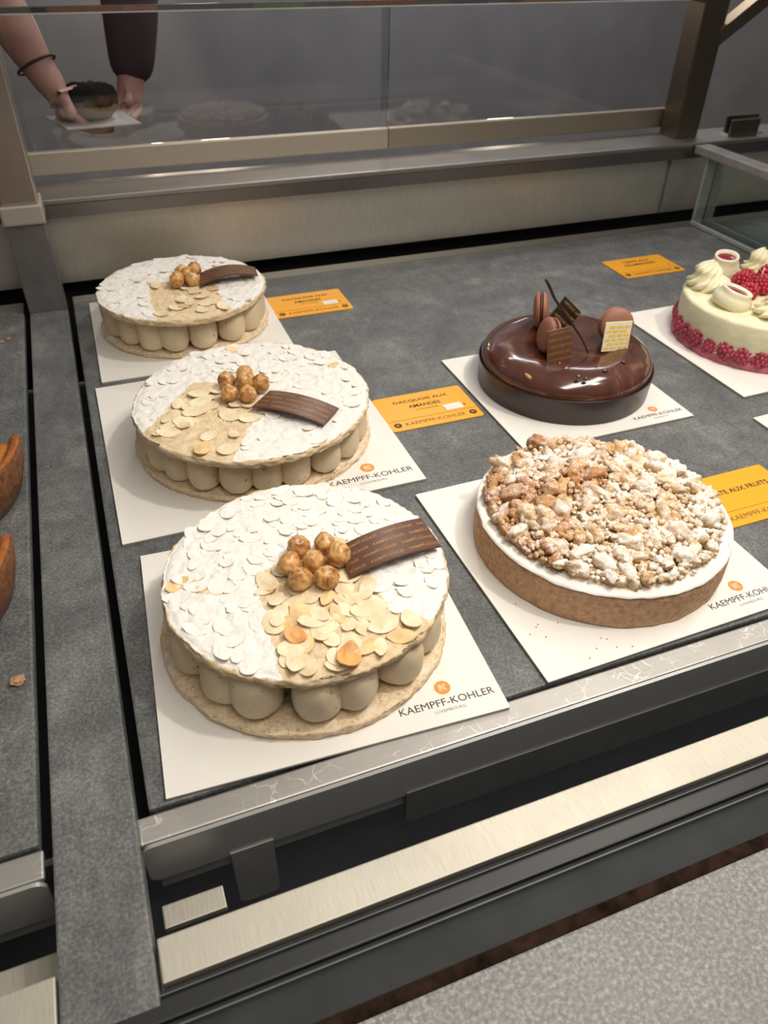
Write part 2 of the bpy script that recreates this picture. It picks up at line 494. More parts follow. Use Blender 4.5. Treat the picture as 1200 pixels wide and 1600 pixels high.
t = empty('right_rear_post', (0, 0, 0), label='dark bronze post with a slanting arm at the rear right of the case', cat='post')
PM = steel_mat('dark_bronze_post', (0.20, 0.165, 0.13), 0.36, (60, 60, 2))
link('post_shaft', box(2.262, 2.37, 2.66, 2.76, 0.2855, 1.2, 0.004), PM, t)
link('slanting_arm', tube([(2.34, 2.70, 0.60), (2.52, 2.62, 0.78), (3.0, 2.5, 1.1)], [0.035, 0.035, 0.035], 4), PM, t)

t = empty('glass_partition', (0, 0, 0), label='upright glass side partition with a steel top rail on the right', cat='glass partition')
link('partition_glass', box(2.318, 2.3225, 0.655, 2.499, 0.006, 0.247), GLASS, t)
link('inner_glass', box(2.366, 2.3705, 0.655, 2.499, 0.006, 0.247), GLASS, t)
link('corner_edge', box(2.362, 2.369, 2.503, 2.512, 0.0, 0.247), plain('dark_green_glass_edge', (.05, .075, .075), .2), t)
STRIP_GL = plain('pale_grey_green_trim', (0.34, 0.36, 0.345), 0.35, 0.1)
link('end_profile', box(2.316, 2.3615, 2.50, 2.51, -0.004, 0.247), STRIP_GL, t)
link('end_profile', box(2.3695, 2.413, 2.50, 2.51, -0.004, 0.247), STRIP_GL, t)
link('foot_profile', box(2.303, 2.3175, 0.655, 2.499, -0.0045, 0.010, 0.002), STRIP_GL, t)
link('foot_profile', box(2.3715, 2.386, 0.655, 2.499, -0.0045, 0.010, 0.002), STRIP_GL, t)
link('top_rail', box(2.300, 2.372, 0.655, 2.575, 0.2485, 0.278, 0.004), plain('grey_rail_metal', (0.36, 0.35, 0.34), 0.38, 0.4), t)
t = empty('rail_clip', (2.50, 2.64, 0.2855), label='small dark folded metal clip beyond the right glass partition', cat='clip')
link('clip_plate', box(0.0, 0.14, -0.02, -0.008, 0.0, 0.06, 0.002), PM, t)
link('clip_plate', box(0.02, 0.18, 0.035, 0.047, 0.0, 0.065, 0.002), PM, t)
link('clip_foot', box(0.0, 0.18, -0.0078, 0.0348, 0.0, 0.006, 0.001), STEEL, t)

# ------------------------------------------------------------------ cake boards and price cards
BZ = 0.0  # top of the boards


def logo_mark(r, cx, cy, disc_m, mark_m, parent, z=0.0004):
    d = link('logo_disc', disc(r, z, 40, cx, cy), disc_m, parent)
    bm = bmesh.new(); s = r * 0.92; w = 0.10 * s

    def stroke(a, b):
        a = Vector((*a, 0)); b = Vector((*b, 0)); d_ = (b - a).normalized(); nn = Vector((-d_.y, d_.x, 0)) * w / 2
        vs = [bm.verts.new(Vector((cx, cy, z + 0.0005)) + (p + q)) for p, q in ((a, nn), (a, -nn), (b, -nn), (b, nn))]
        bm.faces.new(vs[::-1])
    for sx in (-0.42, -0.22):
        stroke((sx * s, -0.5 * s), (sx * s, 0.5 * s))
    for ox in (0.0, 0.26):
        stroke(((-0.12 + ox) * s, 0.0), ((0.22 + ox) * s, 0.5 * s)); stroke(((-0.12 + ox) * s, 0.0), ((0.22 + ox) * s, -0.5 * s))
    bmesh.ops.recalc_face_normals(bm, faces=bm.faces)
    link('logo_mark', bm, mark_m, d)


def cake_board(x, y, th, w, label, logo=True):
    t = empty('cake_board', (x, y, 0), th, label=label, cat='cake board', group='white square cake boards')
    link('card_top', box(0, w, 0, w, -0.0022, 0.0), BOARD, t)
    link('card_base', box(0.0006, w - 0.0006, 0.0006, w - 0.0006, -0.0062, -0.0023), BOARD_EDGE, t)
    if logo:
        k = w / 0.5385
        logo_mark(0.0135 * k, w - 0.0905 * k, 0.068 * k, ORANGE, BOARD, t, 0.0002)
        me = text_fit('KAEMPFF-KOHLER', 0.162 * k, 0.0135 * k, 0.0); me_move(me, w - 0.1735 * k, 0.0335 * k, 0.0004)
        link('brand_lettering', me, PRINT, t)
        me = text_fit('LUXEMBOURG', 0.052 * k, 0.0058 * k, 0.0); me_move(me, w - 0.119 * k, 0.0215 * k, 0.0004)
        link('town_lettering', me, PRINT_L, t)
    return t


cake_board(-0.0674, 0.6534, -0.0529, 0.5385, 'white square board under the frontmost dacquoise, its corner over the steel rail')
cake_board(-0.0682, 1.2378, 0.0019, 0.657, 'white square board under the middle dacquoise')
cake_board(-0.0513, 1.9227, -0.0103, 0.5367, 'white square board under the rearmost dacquoise, by the back of the tray')
cake_board(0.5531, 0.6472, 0.0188, 0.5453, 'white square board under the crumble tart')
cake_board(0.8528, 1.2580, 0.0042, 0.4830, 'white square board under the glazed chocolate cake')
cake_board(1.5231, 1.2921, 0.0163, 0.545, 'white square board under the raspberry cream cake', logo=False)
cake_board(1.165, 0.612, 0.010, 0.50, 'white board corner showing past the crumble tart board at the right edge', logo=False) if False else None
cake_board(1.486, 0.70, 0.03, 0.50, 'white board of which one corner shows at the right edge, below the raspberry cake', logo=False)


def price_card(x, y, w, h, th, title, label, small=None, price='sticker', blurred=False):
    t = empty('price_card', (x, y, -0.0058), th, label=label, cat='price card', group='amber price cards')
    bm = prism(rounded_rect(w, h, 0.007), 0.0, 0.0022)
    link('card', bm, CARD, t)
    z = 0.0026
    n = len(title); y0 = h * (0.80 if n > 1 else 0.66)
    for i, s in enumerate(title):
        wd = w * (0.051 if n > 1 else 0.0437) * len(s)
        me = text_fit(s, wd, h * 0.088, 0.012, center=w * (0.5 if n > 1 else 0.528)); me_move(me, 0, y0 - h * 0.165 * i - h * 0.06, z)
        link('title_lettering', me, CARD_INK, t)
    if small:
        me = text_fit(small, w * 0.24, h * 0.045, 0.0, center=w * 0.5); me_move(me, 0, y0 - h * 0.165 * n + h * 0.01, z)
        link('portion_lettering', me, CARD_INK_SOFT, t)
    link('ruled_line', box(0.004, w - 0.004, h * 0.272, h * 0.272 + 0.0008, z - 0.0003, z + 0.0001), CARD_INK_SOFT, t)
    me = text_fit('KAEMPFF-KOHLER', w * 0.66, h * 0.085, 0.0, center=w * 0.5); me_move(me, 0, h * 0.105, z)
    link('brand_lettering', me, CARD_INK_SOFT, t)
    for cx in (0.085, 0.915):
        logo_mark(h * 0.062, w * cx, h * 0.15, CARD_INK, CARD, t, z)
    if price == 'sticker':
        s = link('price_sticker', prism(rounded_rect(w * 0.20, h * 0.17, 0.002), z, z + 0.0008), STICKER, t)
        s.location = Vector((w * 0.67, h * 0.31, 0)) * K; s.rotation_euler = (0, 0, 0.05)
    me = text_fit('€', w * 0.022, h * 0.075, 0.02); me_move(me, w * 0.885, h * 0.37, z)
    link('euro_sign', me, CARD_INK, t)
    return t


price_card(0.591, 1.444, 0.2465, 0.160, 0.0, ['DACQUOIS AUX', 'AMANDES'], 'amber price card reading DACQUOIS AUX AMANDES between the middle dacquoise and the chocolate cake', '6 Personnes')
price_card(0.489, 2.163, 0.2475, 0.163, 0.0, ['DACQUOIS AUX', 'AMANDES'], 'amber price card beside the rearmost dacquoise at the back of the tray', '4 Personnes')
price_card(1.716, 2.090, 0.2485, 0.162, 0.0, ['TARTE AUX', 'FRAMBOISES'], 'amber price card lying far back behind the raspberry cream cake', None, price='print')
price_card(1.098, 0.868, 0.2465, 0.164, 0.012, ['TARTE AUX FRUITS'], 'amber price card partly hidden behind the crumble tart, at the right edge', None, price='none')

# ------------------------------------------------------------------ dacquoise cakes
def crumb_mat(name, light, dark, spots=0.5):
    t = NT(name)
    a = t.noise(360, 5, 0.75); b = t.noise(60, 5, 0.6)
    c = t.ramp(a, [(0.30, tuple(v * .55 for v in dark)), (0.45, dark), (0.62, light)])
    c = t.mix(0.4, c, t.ramp(b, [(0.3, dark), (0.7, light)]))
    t.set(color=c, rough=0.85, sss=0.0); t.bump(t.math('ADD', a, b), 0.6, 0.0012)
    return t.m


def sugar_mat():
    """biscuit top: powdered sugar where the 'sugar' attribute is 1, bare almond biscuit where 0; the rim crumbly"""
    t = NT('sugared_biscuit')
    at = t.n('ShaderNodeAttribute'); at.attribute_name = 'sugar'
    fine = t.noise(420, 4, 0.7); mid = t.noise(110, 5, 0.65)
    bare = t.ramp(mid, [(0.3, (0.60, 0.42, 0.22)), (0.5, (0.76, 0.60, 0.38)), (0.7, (0.84, 0.72, 0.52))])
    bare = t.mix(0.35, bare, t.ramp(fine, [(0.32, (0.30, 0.18, 0.08)), (0.5, (0.7, 0.55, 0.36))]))
    white = t.ramp(fine, [(0.30, (0.70, 0.63, 0.53)), (0.44, (0.83, 0.81, 0.775))])
    f = t.math('ADD', at.outputs['Fac'], t.math('MULTIPLY', t.math('SUBTRACT', mid, 0.5), 0.9))
    fac = t.ramp(f, [(0.40, (0, 0, 0)), (0.60, (1, 1, 1))])
    c = t.mix(fac, bare, white)
    t.set(color=c, rough=0.9); t.bump(t.math('ADD', fine, t.math('MULTIPLY', mid, 1.4)), 0.5, 0.0012)
    return t.m


SUGAR_TOP = sugar_mat()
BISC = crumb_mat('almond_biscuit', (0.70, 0.57, 0.40), (0.42, 0.29, 0.16))


def speckled(name, c0, c1, sp=(0.16, 0.09, 0.045)):
    t = NT(name); a = t.noise(26, 3); s = t.noise(210, 2, 0.5)
    c = t.ramp(a, [(0.35, c0), (0.65, c1)])
    c = t.mix(t.ramp(s, [(0.70, (0, 0, 0)), (0.745, (1, 1, 1))]), c, sp)
    t.set(color=c, rough=0.5, sss=0.08, spec=0.35); t.b.inputs['Subsurface Radius'].default_value = (.004, .003, .002)
    h = t.noise(90, 5, 0.6, t.obj((1, 1, 1.8))); t.bump(h, 0.25, 0.0012)
    return t.m


CREAM = speckled('praline_cream', (0.60, 0.48, 0.315), (0.69, 0.57, 0.40))
CREAM_IN = plain('praline_filling', (0.42, 0.32, 0.20), 0.6, scale=60)


def flake_mats():
    w = NT('sugar_coated_flake'); a = w.noise(300, 4, 0.7)
    w.set(color=w.ramp(a, [(0.28, (0.74, 0.68, 0.58)), (0.42, (0.83, 0.81, 0.775))]), rough=0.9); w.bump(a, 0.3, 0.0006)
    e = plain('flake_rim', (0.76, 0.64, 0.47), 0.7, var=0.12, scale=200)
    b = NT('bare_almond'); n1 = b.noise(70, 4); n2 = b.noise(30, 2)
    c = b.ramp(n1, [(0.3, (0.74, 0.58, 0.36)), (0.55, (0.84, 0.71, 0.49)), (0.75, (0.88, 0.79, 0.60))])
    b.set(color=c, rough=0.45, sss=0.05); b.b.inputs['Subsurface Radius'].default_value = (.003, .002, .001)
    g = plain('toasted_almond', (0.68, 0.34, 0.11), 0.45, var=0.12, scale=60)
    p = plain('pale_golden_almond', (0.78, 0.55, 0.27), 0.45, var=0.1, scale=60)
    return w.m, e, b.m, g, p


F_SUG, F_RIM, F_BARE, F_TOAST, F_GOLD = flake_mats()


def add_flake(bm, x, y, z, a, b, rz, tx, ty, th=0.0016, curve=0.10, rnd=None, mi_top=0, mi_edge=1, point=0.35, chip=0.0):
    n = 22; R = euler(tx, ty, 0); Rz = euler(0, 0, rz)
    top = []; bot = []
    cut = (rnd.uniform(0, 2 * PI), 1 - chip) if chip else None
    for i in range(n):
        u = 2 * PI * i / n; px = a * math.cos(u); py = b * math.sin(u) * (1 - point * max(0, math.cos(u)) ** 2)
        if cut and px * math.cos(cut[0]) / a + py * math.sin(cut[0]) / b > cut[1]:
            px *= 0.8; py *= 0.8
        if rnd: px *= rnd.uniform(.97, 1.03); py *= rnd.uniform(.97, 1.03)
        zz = curve * (px * px - py * py * .5) / a
        for L, dz in ((top, th / 2), (bot, -th / 2)):
            v = Rz @ (R @ Vector((px, py, zz + dz))); L.append(bm.verts.new(v + Vector((x, y, z))))
    # an inner ring keeps the face curved
    def inner(L, dz, flip):
        ring = []
        for v in L: ring.append(bm.verts.new(Vector((x, y, z)) * .45 + v.co * .55 + Vector((0, 0, dz))))
        for i in range(n):
            f = (L[i], L[(i + 1) % n], ring[(i + 1) % n], ring[i]); bm.faces.new(f[::-1] if flip else f).material_index = mi_top if not flip else mi_edge
        bm.faces.new(ring[::-1] if flip else ring).material_index = mi_top if not flip else mi_edge
    inner(top, 0.0004, False); inner(bot, 0.0, True)
    for i in range(n): bm.faces.new((bot[i], bot[(i + 1) % n], top[(i + 1) % n], top[i])).material_index = mi_edge


def inside(poly, x, y):
    c = False; n = len(poly)
    for i in range(n):
        x1, y1 = poly[i]; x2, y2 = poly[(i + 1) % n]
        if (y1 > y) != (y2 > y) and x < (x2 - x1) * (y - y1) / (y2 - y1) + x1: c = not c
    return c


def poly_dist(poly, x, y):
    d = 9
    for i in range(len(poly)):
        x1, y1 = poly[i]; x2, y2 = poly[(i + 1) % len(poly)]
        L = (x2 - x1) ** 2 + (y2 - y1) ** 2; u = max(0, min(1, ((x - x1) * (x2 - x1) + (y - y1) * (y2 - y1)) / L))
        d = min(d, math.hypot(x - x1 - u * (x2 - x1), y - y1 - u * (y2 - y1)))
    return d if inside(poly, x, y) else -d


def rough_disc(r, z0, z1, seed, edge=0.010, bumpz=0.0034, nr=70, na=300, attr=None, frq=55):
    """crumbly biscuit disc: domed rim, ragged side; attr(x, y, on_top) -> sugar value"""
    bm = bmesh.new(); lay = bm.verts.layers.float.new('sugar'); S = Vector((seed, seed * 2.7, 0))
    rows = []
    h = z1 - z0

    def rad(a, zf):
        p = Vector((math.cos(a) * r, math.sin(a) * r, zf * h * 3)) * 22 + S
        return r * (1 + 0.010 * noise.noise(p * .25)) + edge * (noise.noise(p) * .35 + noise.noise(p * 2.6) * .35 + noise.noise(p * 5.5) * .18)
    prof = [(0.0, 1)] + [(i / nr, 1) for i in range(1, nr)]
    ring_defs = [('top', i / nr) for i in range(1, nr)] + [('side', s) for s in (0, .15, .3, .45, .6, .75, .9, 1.0)] + [('bot', .9)]
    c = bm.verts.new((0, 0, z1 + bumpz * noise.noise(S))); c[lay] = attr(0, 0, True) if attr else 0
    for kind, q in ring_defs:
        ring = []
        for k in range(na):
            a = 2 * PI * k / na
            if kind == 'top':
                rr = q * rad(a, 1) * .985; x, y = rr * math.cos(a), rr * math.sin(a)
                p = Vector((x, y, 0)) * frq + S
                z = z1 + bumpz * (noise.noise(p) + .6 * noise.noise(p * 2.7) + 0.4 * noise.noise(p * 6)) - max(0, (q - .93) / .07) ** 2 * .004
                sv = attr(x, y, True) if attr else 0
            elif kind == 'side':
                zf = 1 - q; bulge = math.sin(PI * min(max(zf, .04), .96)) * .004
                rr = rad(a, zf) - .003 + bulge; x, y = rr * math.cos(a), rr * math.sin(a)
                z = z0 + h * zf * (1 + 0) - (0.004 if q == 0 else 0) + .0015 * noise.noise(Vector((x, y, zf)) * 60 + S)
                if q == 1.0: z = z0
                sv = (attr(x, y, False) if attr else 0) - 0.55 * q
            else:
                rr = .9 * r; x, y, z, sv = rr * math.cos(a), rr * math.sin(a), z0, 0
            v = bm.verts.new((x, y, z)); v[lay] = sv; ring.append(v)
        rows.append(ring)
    for k in range(na): bm.faces.new((c, rows[0][k], rows[0][(k + 1) % na]))
    for A, B in zip(rows, rows[1:]):
        for k in range(na): bm.faces.new((A[k], B[k], B[(k + 1) % na], A[(k + 1) % na]))
    bm.faces.new(rows[-1])
    return bm


HAZEL = None


def hazel_mat():
    t = NT('roasted_hazelnut'); a = t.noise(62, 5, 0.6, dist=1.6); b = t.noise(190, 4)
    c = t.ramp(a, [(0.30, (0.20, 0.065, 0.015)), (0.42, (0.42, 0.18, 0.045)), (0.55, (0.64, 0.36, 0.13)), (0.72, (0.76, 0.52, 0.25))])
    t.set(color=c, rough=0.36, coat=0.25, coatr=0.2); t.bump(t.math('ADD', a, t.math('MULTIPLY', b, .3)), 0.35, 0.002)
    return t.m


HAZEL = hazel_mat()
CHOC_PLQ = plain('milk_chocolate_plaque', (0.105, 0.036, 0.020), 0.38, var=0.05, scale=30)
GOLD_INK = plain('gold_print', (0.40, 0.24, 0.075), 0.45, 0.3, var=0.1)


def plaque(parent, corners, arch, z0, thick=0.0035, rows=4, name='chocolate_plaque', size=0.0095, taper=None):
    """corners: left-top, right-top, right-bottom, left-bottom (x, y, z) in the cake's units; arch lifts the middle"""
    LT, RT, RB, LB = [Vector(c) for c in corners]

    def P(u, v, dz=0.0):
        p = (LB * (1 - u) + RB * u) * (1 - v) + (LT * (1 - u) + RT * u) * v
        bow = (LT - LB).normalized() * taper * 4 * u * (1 - u) if taper else Vector((0, 0, 0))
        return p + bow + Vector((0, 0, arch * 4 * u * (1 - u) + dz))
    bm = bmesh.new(); nu, nv = 24, 6
    tp = [[bm.verts.new(P(i / nu, j / nv, thick)) for i in range(nu + 1)] for j in range(nv + 1)]
    bt = [[bm.verts.new(P(i / nu, j / nv, 0)) for i in range(nu + 1)] for j in range(nv + 1)]
    for j in range(nv):
        for i in range(nu):
            bm.faces.new((tp[j][i], tp[j][i + 1], tp[j + 1][i + 1], tp[j + 1][i])); bm.faces.new((bt[j][i], bt[j + 1][i], bt[j + 1][i + 1], bt[j][i + 1]))
    for i in range(nu):
        bm.faces.new((bt[0][i], bt[0][i + 1], tp[0][i + 1], tp[0][i])); bm.faces.new((bt[nv][i + 1], bt[nv][i], tp[nv][i], tp[nv][i + 1]))
    for j in range(nv):
        bm.faces.new((bt[j + 1][0], bt[j][0], tp[j][0], tp[j + 1][0])); bm.faces.new((bt[j][nu], bt[j + 1][nu], tp[j + 1][nu], tp[j][nu]))
    o = link(name, bm, CHOC_PLQ, parent)
    W_ = (RB - LB).length; H_ = (LT - LB).length
    big = bmesh.new()
    words = 'KAEMPFF-KOHLER'
    for r in range(rows):
        v0 = (r + 0.30) / rows * 0.94 + .01; ww = W_ * 0.36; x = -W_ * (0.30 - 0.14 * r if r % 2 else 0.12 - 0.05 * r) - W_ * .05
        while x < W_ * 0.97:
            me = text_fit(words, ww, H_ / rows * 0.34, 0.015)
            for v in me.vertices: v.co.x += x; v.co.y += v0 * H_
            big.from_mesh(me); bpy.data.meshes.remove(me)
            me = text_fit('depuis 1922', ww * 0.36, H_ / rows * 0.13, 0.0)
            for v in me.vertices: v.co.x += x + ww * .36; v.co.y += v0 * H_ + H_ / rows * 0.42
            big.from_mesh(me); bpy.data.meshes.remove(me)
            x += ww * 1.16
    kill = [v for v in big.verts if not (0.01 * W_ < v.co.x < 0.985 * W_)]
    bmesh.ops.delete(big, geom=kill, context='VERTS')
    for v in big.verts: v.co = P(v.co.x / W_, v.co.y / H_, thick + 0.0004)
    link('gold_lettering', big, GOLD_INK, o)
    return o


def dacquoise(cx, cy, rt, rb, zt, patch, nuts, plq, nk, label, seed, dx=0.0, dy=0.0, n_flakes=230, n_bare=44, kz=(0.050, 0.040), toast=(), arch=0.012, taper=None, plz=0.02, plz2=None, tall=False, bare_spots=6):
    rnd = random.Random(seed)
    t = empty('dacquoise_cake', (cx, cy, 0), label=label, cat='cake', group='almond dacquoise cakes')
    P = [(x - cx, y - cy) for x, y in patch]
    lk = lambda name, bm, m, **kw: link(name, bm, m, t, smooth=True, **kw)
    link('base_biscuit', rough_disc(rb, 0.0006, 0.021, seed + 3, edge=.010, attr=lambda x, y, top: 0.18 + 0.35 * noise.noise(Vector((x, y, seed)) * 18)), SUGAR_BASE, t, smooth=True, loc=(-dx, -dy, 0))
    zb = zt - 0.024

    def su(x, y, top):
        d = poly_dist(P, x + 0.006 * noise.noise(Vector((x, y, 0)) * 45), y + 0.006 * noise.noise(Vector((x, y, 3)) * 45))
        v = 0.5 - max(-0.5, min(0.5, d / 0.006))
        if not top: v = v * 0.52 + .12 * noise.noise(Vector((x, y, 7)) * 60)
        return v * (1.0 if rnd.random() > 0.02 else 0.6)
    link('top_biscuit', rough_disc(rt, zb, zt - 0.003, seed, edge=.011, attr=su), SUGAR_TOP, t, smooth=True)
    link('cream_core', lathe([(0, 0.02), (rb - .10, 0.02), (rb - .085, 0.05), (rb - .085, zb - .02), (rb - .10, zb + .002), (0, zb + .002)], 48), CREAM_IN, t, smooth=True, loc=(-dx * .5, -dy * .5, 0))
    for k in range(nk):
        a = 2 * PI * (k + 0.15 * rnd.uniform(-1, 1)) / nk + .1 * seed; rr = rb - kz[1] - 0.0065 + rnd.uniform(-.003, .003)
        tang = PI * (rb - kz[1] - .0065) / nk * 1.10
        hh = (zb - 0.017) / 2 + 0.004
        lean = rnd.uniform(-.12, .12)

        def shape(c, hh=hh, tall=tall):
            z = c.z / hh; w = 1.0 - (0.16 if not tall else 0.05) * z
            c2 = Vector((c.x * w, c.y * w, c.z))
            e = 0.72 if not tall else 0.60
            c2.z = hh * (abs(z) ** e) * (1 if z > 0 else -1) * (1.0)
            return c2
        R = euler(0, 0, a) @ euler(0, lean * .3, lean)
        bm = blob(kz[1] * rnd.uniform(.95, 1.05), tang * rnd.uniform(.95, 1.03), hh * 1.0, 4, 0.05, 1.3, seed * 31 + k, shape, R, (rr * math.cos(a) - dx * .6, rr * math.sin(a) - dy * .6, 0.017 + hh))
        for v in bm.verts: v.co.z = min(max(v.co.z, 0.0185), zb + .0015)
        link('cream_kiss', bm, CREAM, t, smooth=True)
    # almond flakes under sugar: an uncountable scatter, one part
    bm = bmesh.new(); placed = 0; pts = []
    while placed < n_flakes:
        a = rnd.uniform(0, 2 * PI); r = (rt - 0.016) * math.sqrt(rnd.random()); x, y = r * math.cos(a), r * math.sin(a)
        if poly_dist(P, x, y) > -0.006: continue
        if any((x - q[0]) ** 2 + (y - q[1]) ** 2 < 0.0150 ** 2 for q in pts): continue
        pts.append((x, y)); s = rnd.uniform(0.013, 0.024)
        add_flake(bm, x, y, zt - 0.0036 + rnd.uniform(-.0008, .0022), s, s * rnd.uniform(.55, .8), rnd.uniform(0, 2 * PI), rnd.gauss(0, .055), rnd.gauss(0, .055), th=.0019, rnd=rnd,
                  mi_top=0 if rnd.random() > 0.015 else 2, chip=0.3 if rnd.random() < .4 else 0)
        placed += 1
    o = link('sugared_flakes', bm, [F_SUG, F_RIM, F_GOLD], t, smooth=False); o['kind'] = 'stuff'
    # bare flakes on the unsugared patch
    k = 0; tries = 0; pts = []
    xs = [p[0] for p in P]; ys = [p[1] for p in P]
    while k < n_bare and tries < 4000:
        tries += 1
        x, y = rnd.uniform(min(xs), max(xs)), rnd.uniform(min(ys), max(ys))
        if poly_dist(P, x, y) < 0.010 or math.hypot(x, y) > rt - 0.018: continue
        if any((x - q[0]) ** 2 + (y - q[1]) ** 2 < 0.0135 ** 2 for q in pts): continue
        pts.append((x, y)); s = rnd.uniform(0.016, 0.030); bm = bmesh.new()
        add_flake(bm, x, y, zt - 0.0012 + rnd.uniform(0, .0030), s, s * rnd.uniform(.55, .75), rnd.uniform(0, 2 * PI), rnd.gauss(0, .08), rnd.gauss(0, .08), th=.0018, rnd=rnd, mi_top=0, mi_edge=0, chip=0.25 if rnd.random() < .3 else 0)
        link('almond_flake', bm, F_BARE if rnd.random() > .15 else F_GOLD, t); k += 1
    for (x, y, s, rz) in toast:
        bm = bmesh.new(); add_flake(bm, x - cx, y - cy, zt + 0.0055, s, s * .72, rz, .12, .1, th=.002, rnd=rnd, mi_top=0, mi_edge=0, curve=.22)
        o = link('toasted_flake', bm, F_TOAST, t); o['label'] = 'darker orange-brown toasted almond flake'
    for i, (x, y, *zz) in enumerate(nuts):
        r = 0.0203 * rnd.uniform(.93, 1.05)
        R = euler(rnd.uniform(-.7, .7), rnd.uniform(-.7, .7), rnd.uniform(0, 6))

        def nutf(c, r=r):
            z = c.z / r
            if z > 0: c = Vector((c.x * (1 - .18 * z * z), c.y * (1 - .18 * z * z), c.z * 1.06))
            else: c = Vector((c.x, c.y, c.z * .9))
            return c
        bm = blob(r, r * .95, r * 1.04, 4, 0.13, 2.2, seed * 13 + i, nutf, R, (x - cx, y - cy, zt + r * .92 + (zz[0] if zz else 0)))
        link('hazelnut', bm, HAZEL, t, smooth=True)
    q = [(x - cx, y - cy, zt + z) for (x, y), z in zip(plq, (plz, plz2 if plz2 is not None else plz, plz2 if plz2 is not None else plz, plz))]
    plaque(t, q, arch, 0, taper=taper)
    return t


tb = NT('pale_almond_biscuit'); _at = tb.n('ShaderNodeAttribute'); _at.attribute_name = 'sugar'
_a = tb.noise(300, 5, 0.75); _b = tb.noise(70, 5, 0.6)
_c = tb.ramp(_a, [(0.30, (0.34, 0.20, 0.10)), (0.42, (0.70, 0.53, 0.34)), (0.62, (0.84, 0.70, 0.50))])
_c = tb.mix(tb.ramp(tb.math('ADD', _at.outputs['Fac'], tb.math('MULTIPLY', _b, .6)), [(0.50, (0, 0, 0)), (0.8, (1, 1, 1))]), _c, (0.82, 0.77, 0.68))
tb.set(color=_c, rough=0.9); tb.bump(tb.math('ADD', _a, _b), 0.55, 0.0012)
SUGAR_BASE = tb.m

dacquoise(0.2226, 0.9139, 0.2375, 0.2480, 0.1341,
          [(0.137, 0.925), (0.128, 0.80), (0.120, 0.60), (0.50, 0.60), (0.50, 0.715), (0.372, 0.735), (0.318, 0.765), (0.318, 0.90), (0.25, 0.95)],
          [(0.219, 0.943), (0.262, 0.937), (0.192, 0.907), (0.231, 0.899, .004), (0.274, 0.896, .003), (0.200, 0.867), (0.241, 0.855)],
          [(0.281, 0.928), (0.447, 0.952), (0.450, 0.871), (0.279, 0.853)], 17,
          'largest-looking sugar-dusted dacquoise in front, with seven hazelnuts and a chocolate plaque', 4, dx=0.007, dy=-0.001, n_flakes=135, n_bare=62,
          toast=[(0.226, 0.700, 0.026, 1.1), (0.163, 0.765, 0.019, -.8)], arch=0.010, plz=0.006, plz2=0.008)
dacquoise(0.2668, 1.5015, 0.262, 0.274, 0.1367,
          [(0.155, 1.600), (0.10, 1.53), (0.02, 1.42), (-0.05, 1.30), (0.10, 1.15), (0.165, 1.25), (0.262, 1.42), (0.285, 1.50), (0.24, 1.56)],
          [(0.220, 1.540), (0.264, 1.552, .002), (0.289, 1.502), (0.214, 1.482), (0.252, 1.465), (0.256, 1.512, .006)],
          [(0.303, 1.478), (0.427, 1.362), (0.376, 1.308), (0.251, 1.424)], 22,
          'sugar-dusted dacquoise in the middle of the left row, its plaque pointing forward right', 9, dx=-0.005, dy=-0.045, n_flakes=95, n_bare=24, kz=(0.050, 0.038),
          arch=0.010, plz=0.008, plz2=0.004, bare_spots=12)
dacquoise(0.2178, 2.1695, 0.236, 0.246, 0.1411,
          [(0.126, 2.205), (0.122, 2.10), (0.118, 1.90), (0.34, 1.90), (0.306, 2.00), (0.309, 2.131), (0.22, 2.2)],
          [(0.203, 2.144), (0.227, 2.205), (0.263, 2.206, .003), (0.247, 2.140), (0.238, 2.175, .005), (0.212, 2.172)],
          [(0.278, 2.205), (0.438, 2.190), (0.432, 2.125), (0.263, 2.115)], 17,
          'smallest-looking sugar-dusted dacquoise at the back left, near the rear post', 15, dx=-0.005, dy=-0.055, n_flakes=70, n_bare=16, kz=(0.052, 0.040), arch=0.016,
          plz=0.006, plz2=0.010, tall=True)

# ------------------------------------------------------------------ crumble tart
def tart_crust_mat():
    t = NT('baked_tart_crust'); a = t.noise(180, 5, 0.7); b = t.noise(60, 4, 0.6, t.obj((1, 1, 3.5)), 1.0)
    c = t.ramp(a, [(0.3, (0.33, 0.17, 0.085)), (0.5, (0.52, 0.31, 0.175)), (0.7, (0.62, 0.40, 0.245))])
    t.set(color=c, rough=0.75); t.bump(t.math('ADD', a, t.math('MULTIPLY', b, 1.6)), 0.6, 0.0016)
    return t.m


def powdered_mat(name, stops, powder=(0.83, 0.80, 0.755), lo=0.15, hi=0.75, gate=(0.38, 0.62)):
    """sugar that settled on the faces that look up, patchy"""
    t = NT(name); g = t.n('ShaderNodeNewGeometry'); s = t.n('ShaderNodeSeparateXYZ'); t.l(g.outputs['Normal'], s.inputs[0])
    a = t.noise(190, 5, 0.7); b = t.noise(22, 3); fine = t.noise(600, 3)
    c = t.ramp(a, stops)
    up = t.n('ShaderNodeMapRange'); up.inputs['From Min'].default_value = lo; up.inputs['From Max'].default_value = hi; t.l(s.outputs['Z'], up.inputs['Value'])
    m2 = t.noise(105, 4, .65)
    p = t.ramp(t.math('ADD', t.math('ADD', t.math('MULTIPLY', b, .30), t.math('MULTIPLY', m2, .45)), t.math('MULTIPLY', fine, .30)), [(gate[0], (0, 0, 0)), (gate[1], (1, 1, 1))])
    f = t.math('MULTIPLY', up.outputs[0], p)
    t.set(color=t.mix(f, c, powder), rough=0.85); t.bump(t.math('ADD', a, fine), 0.45, 0.0010)
    return t.m


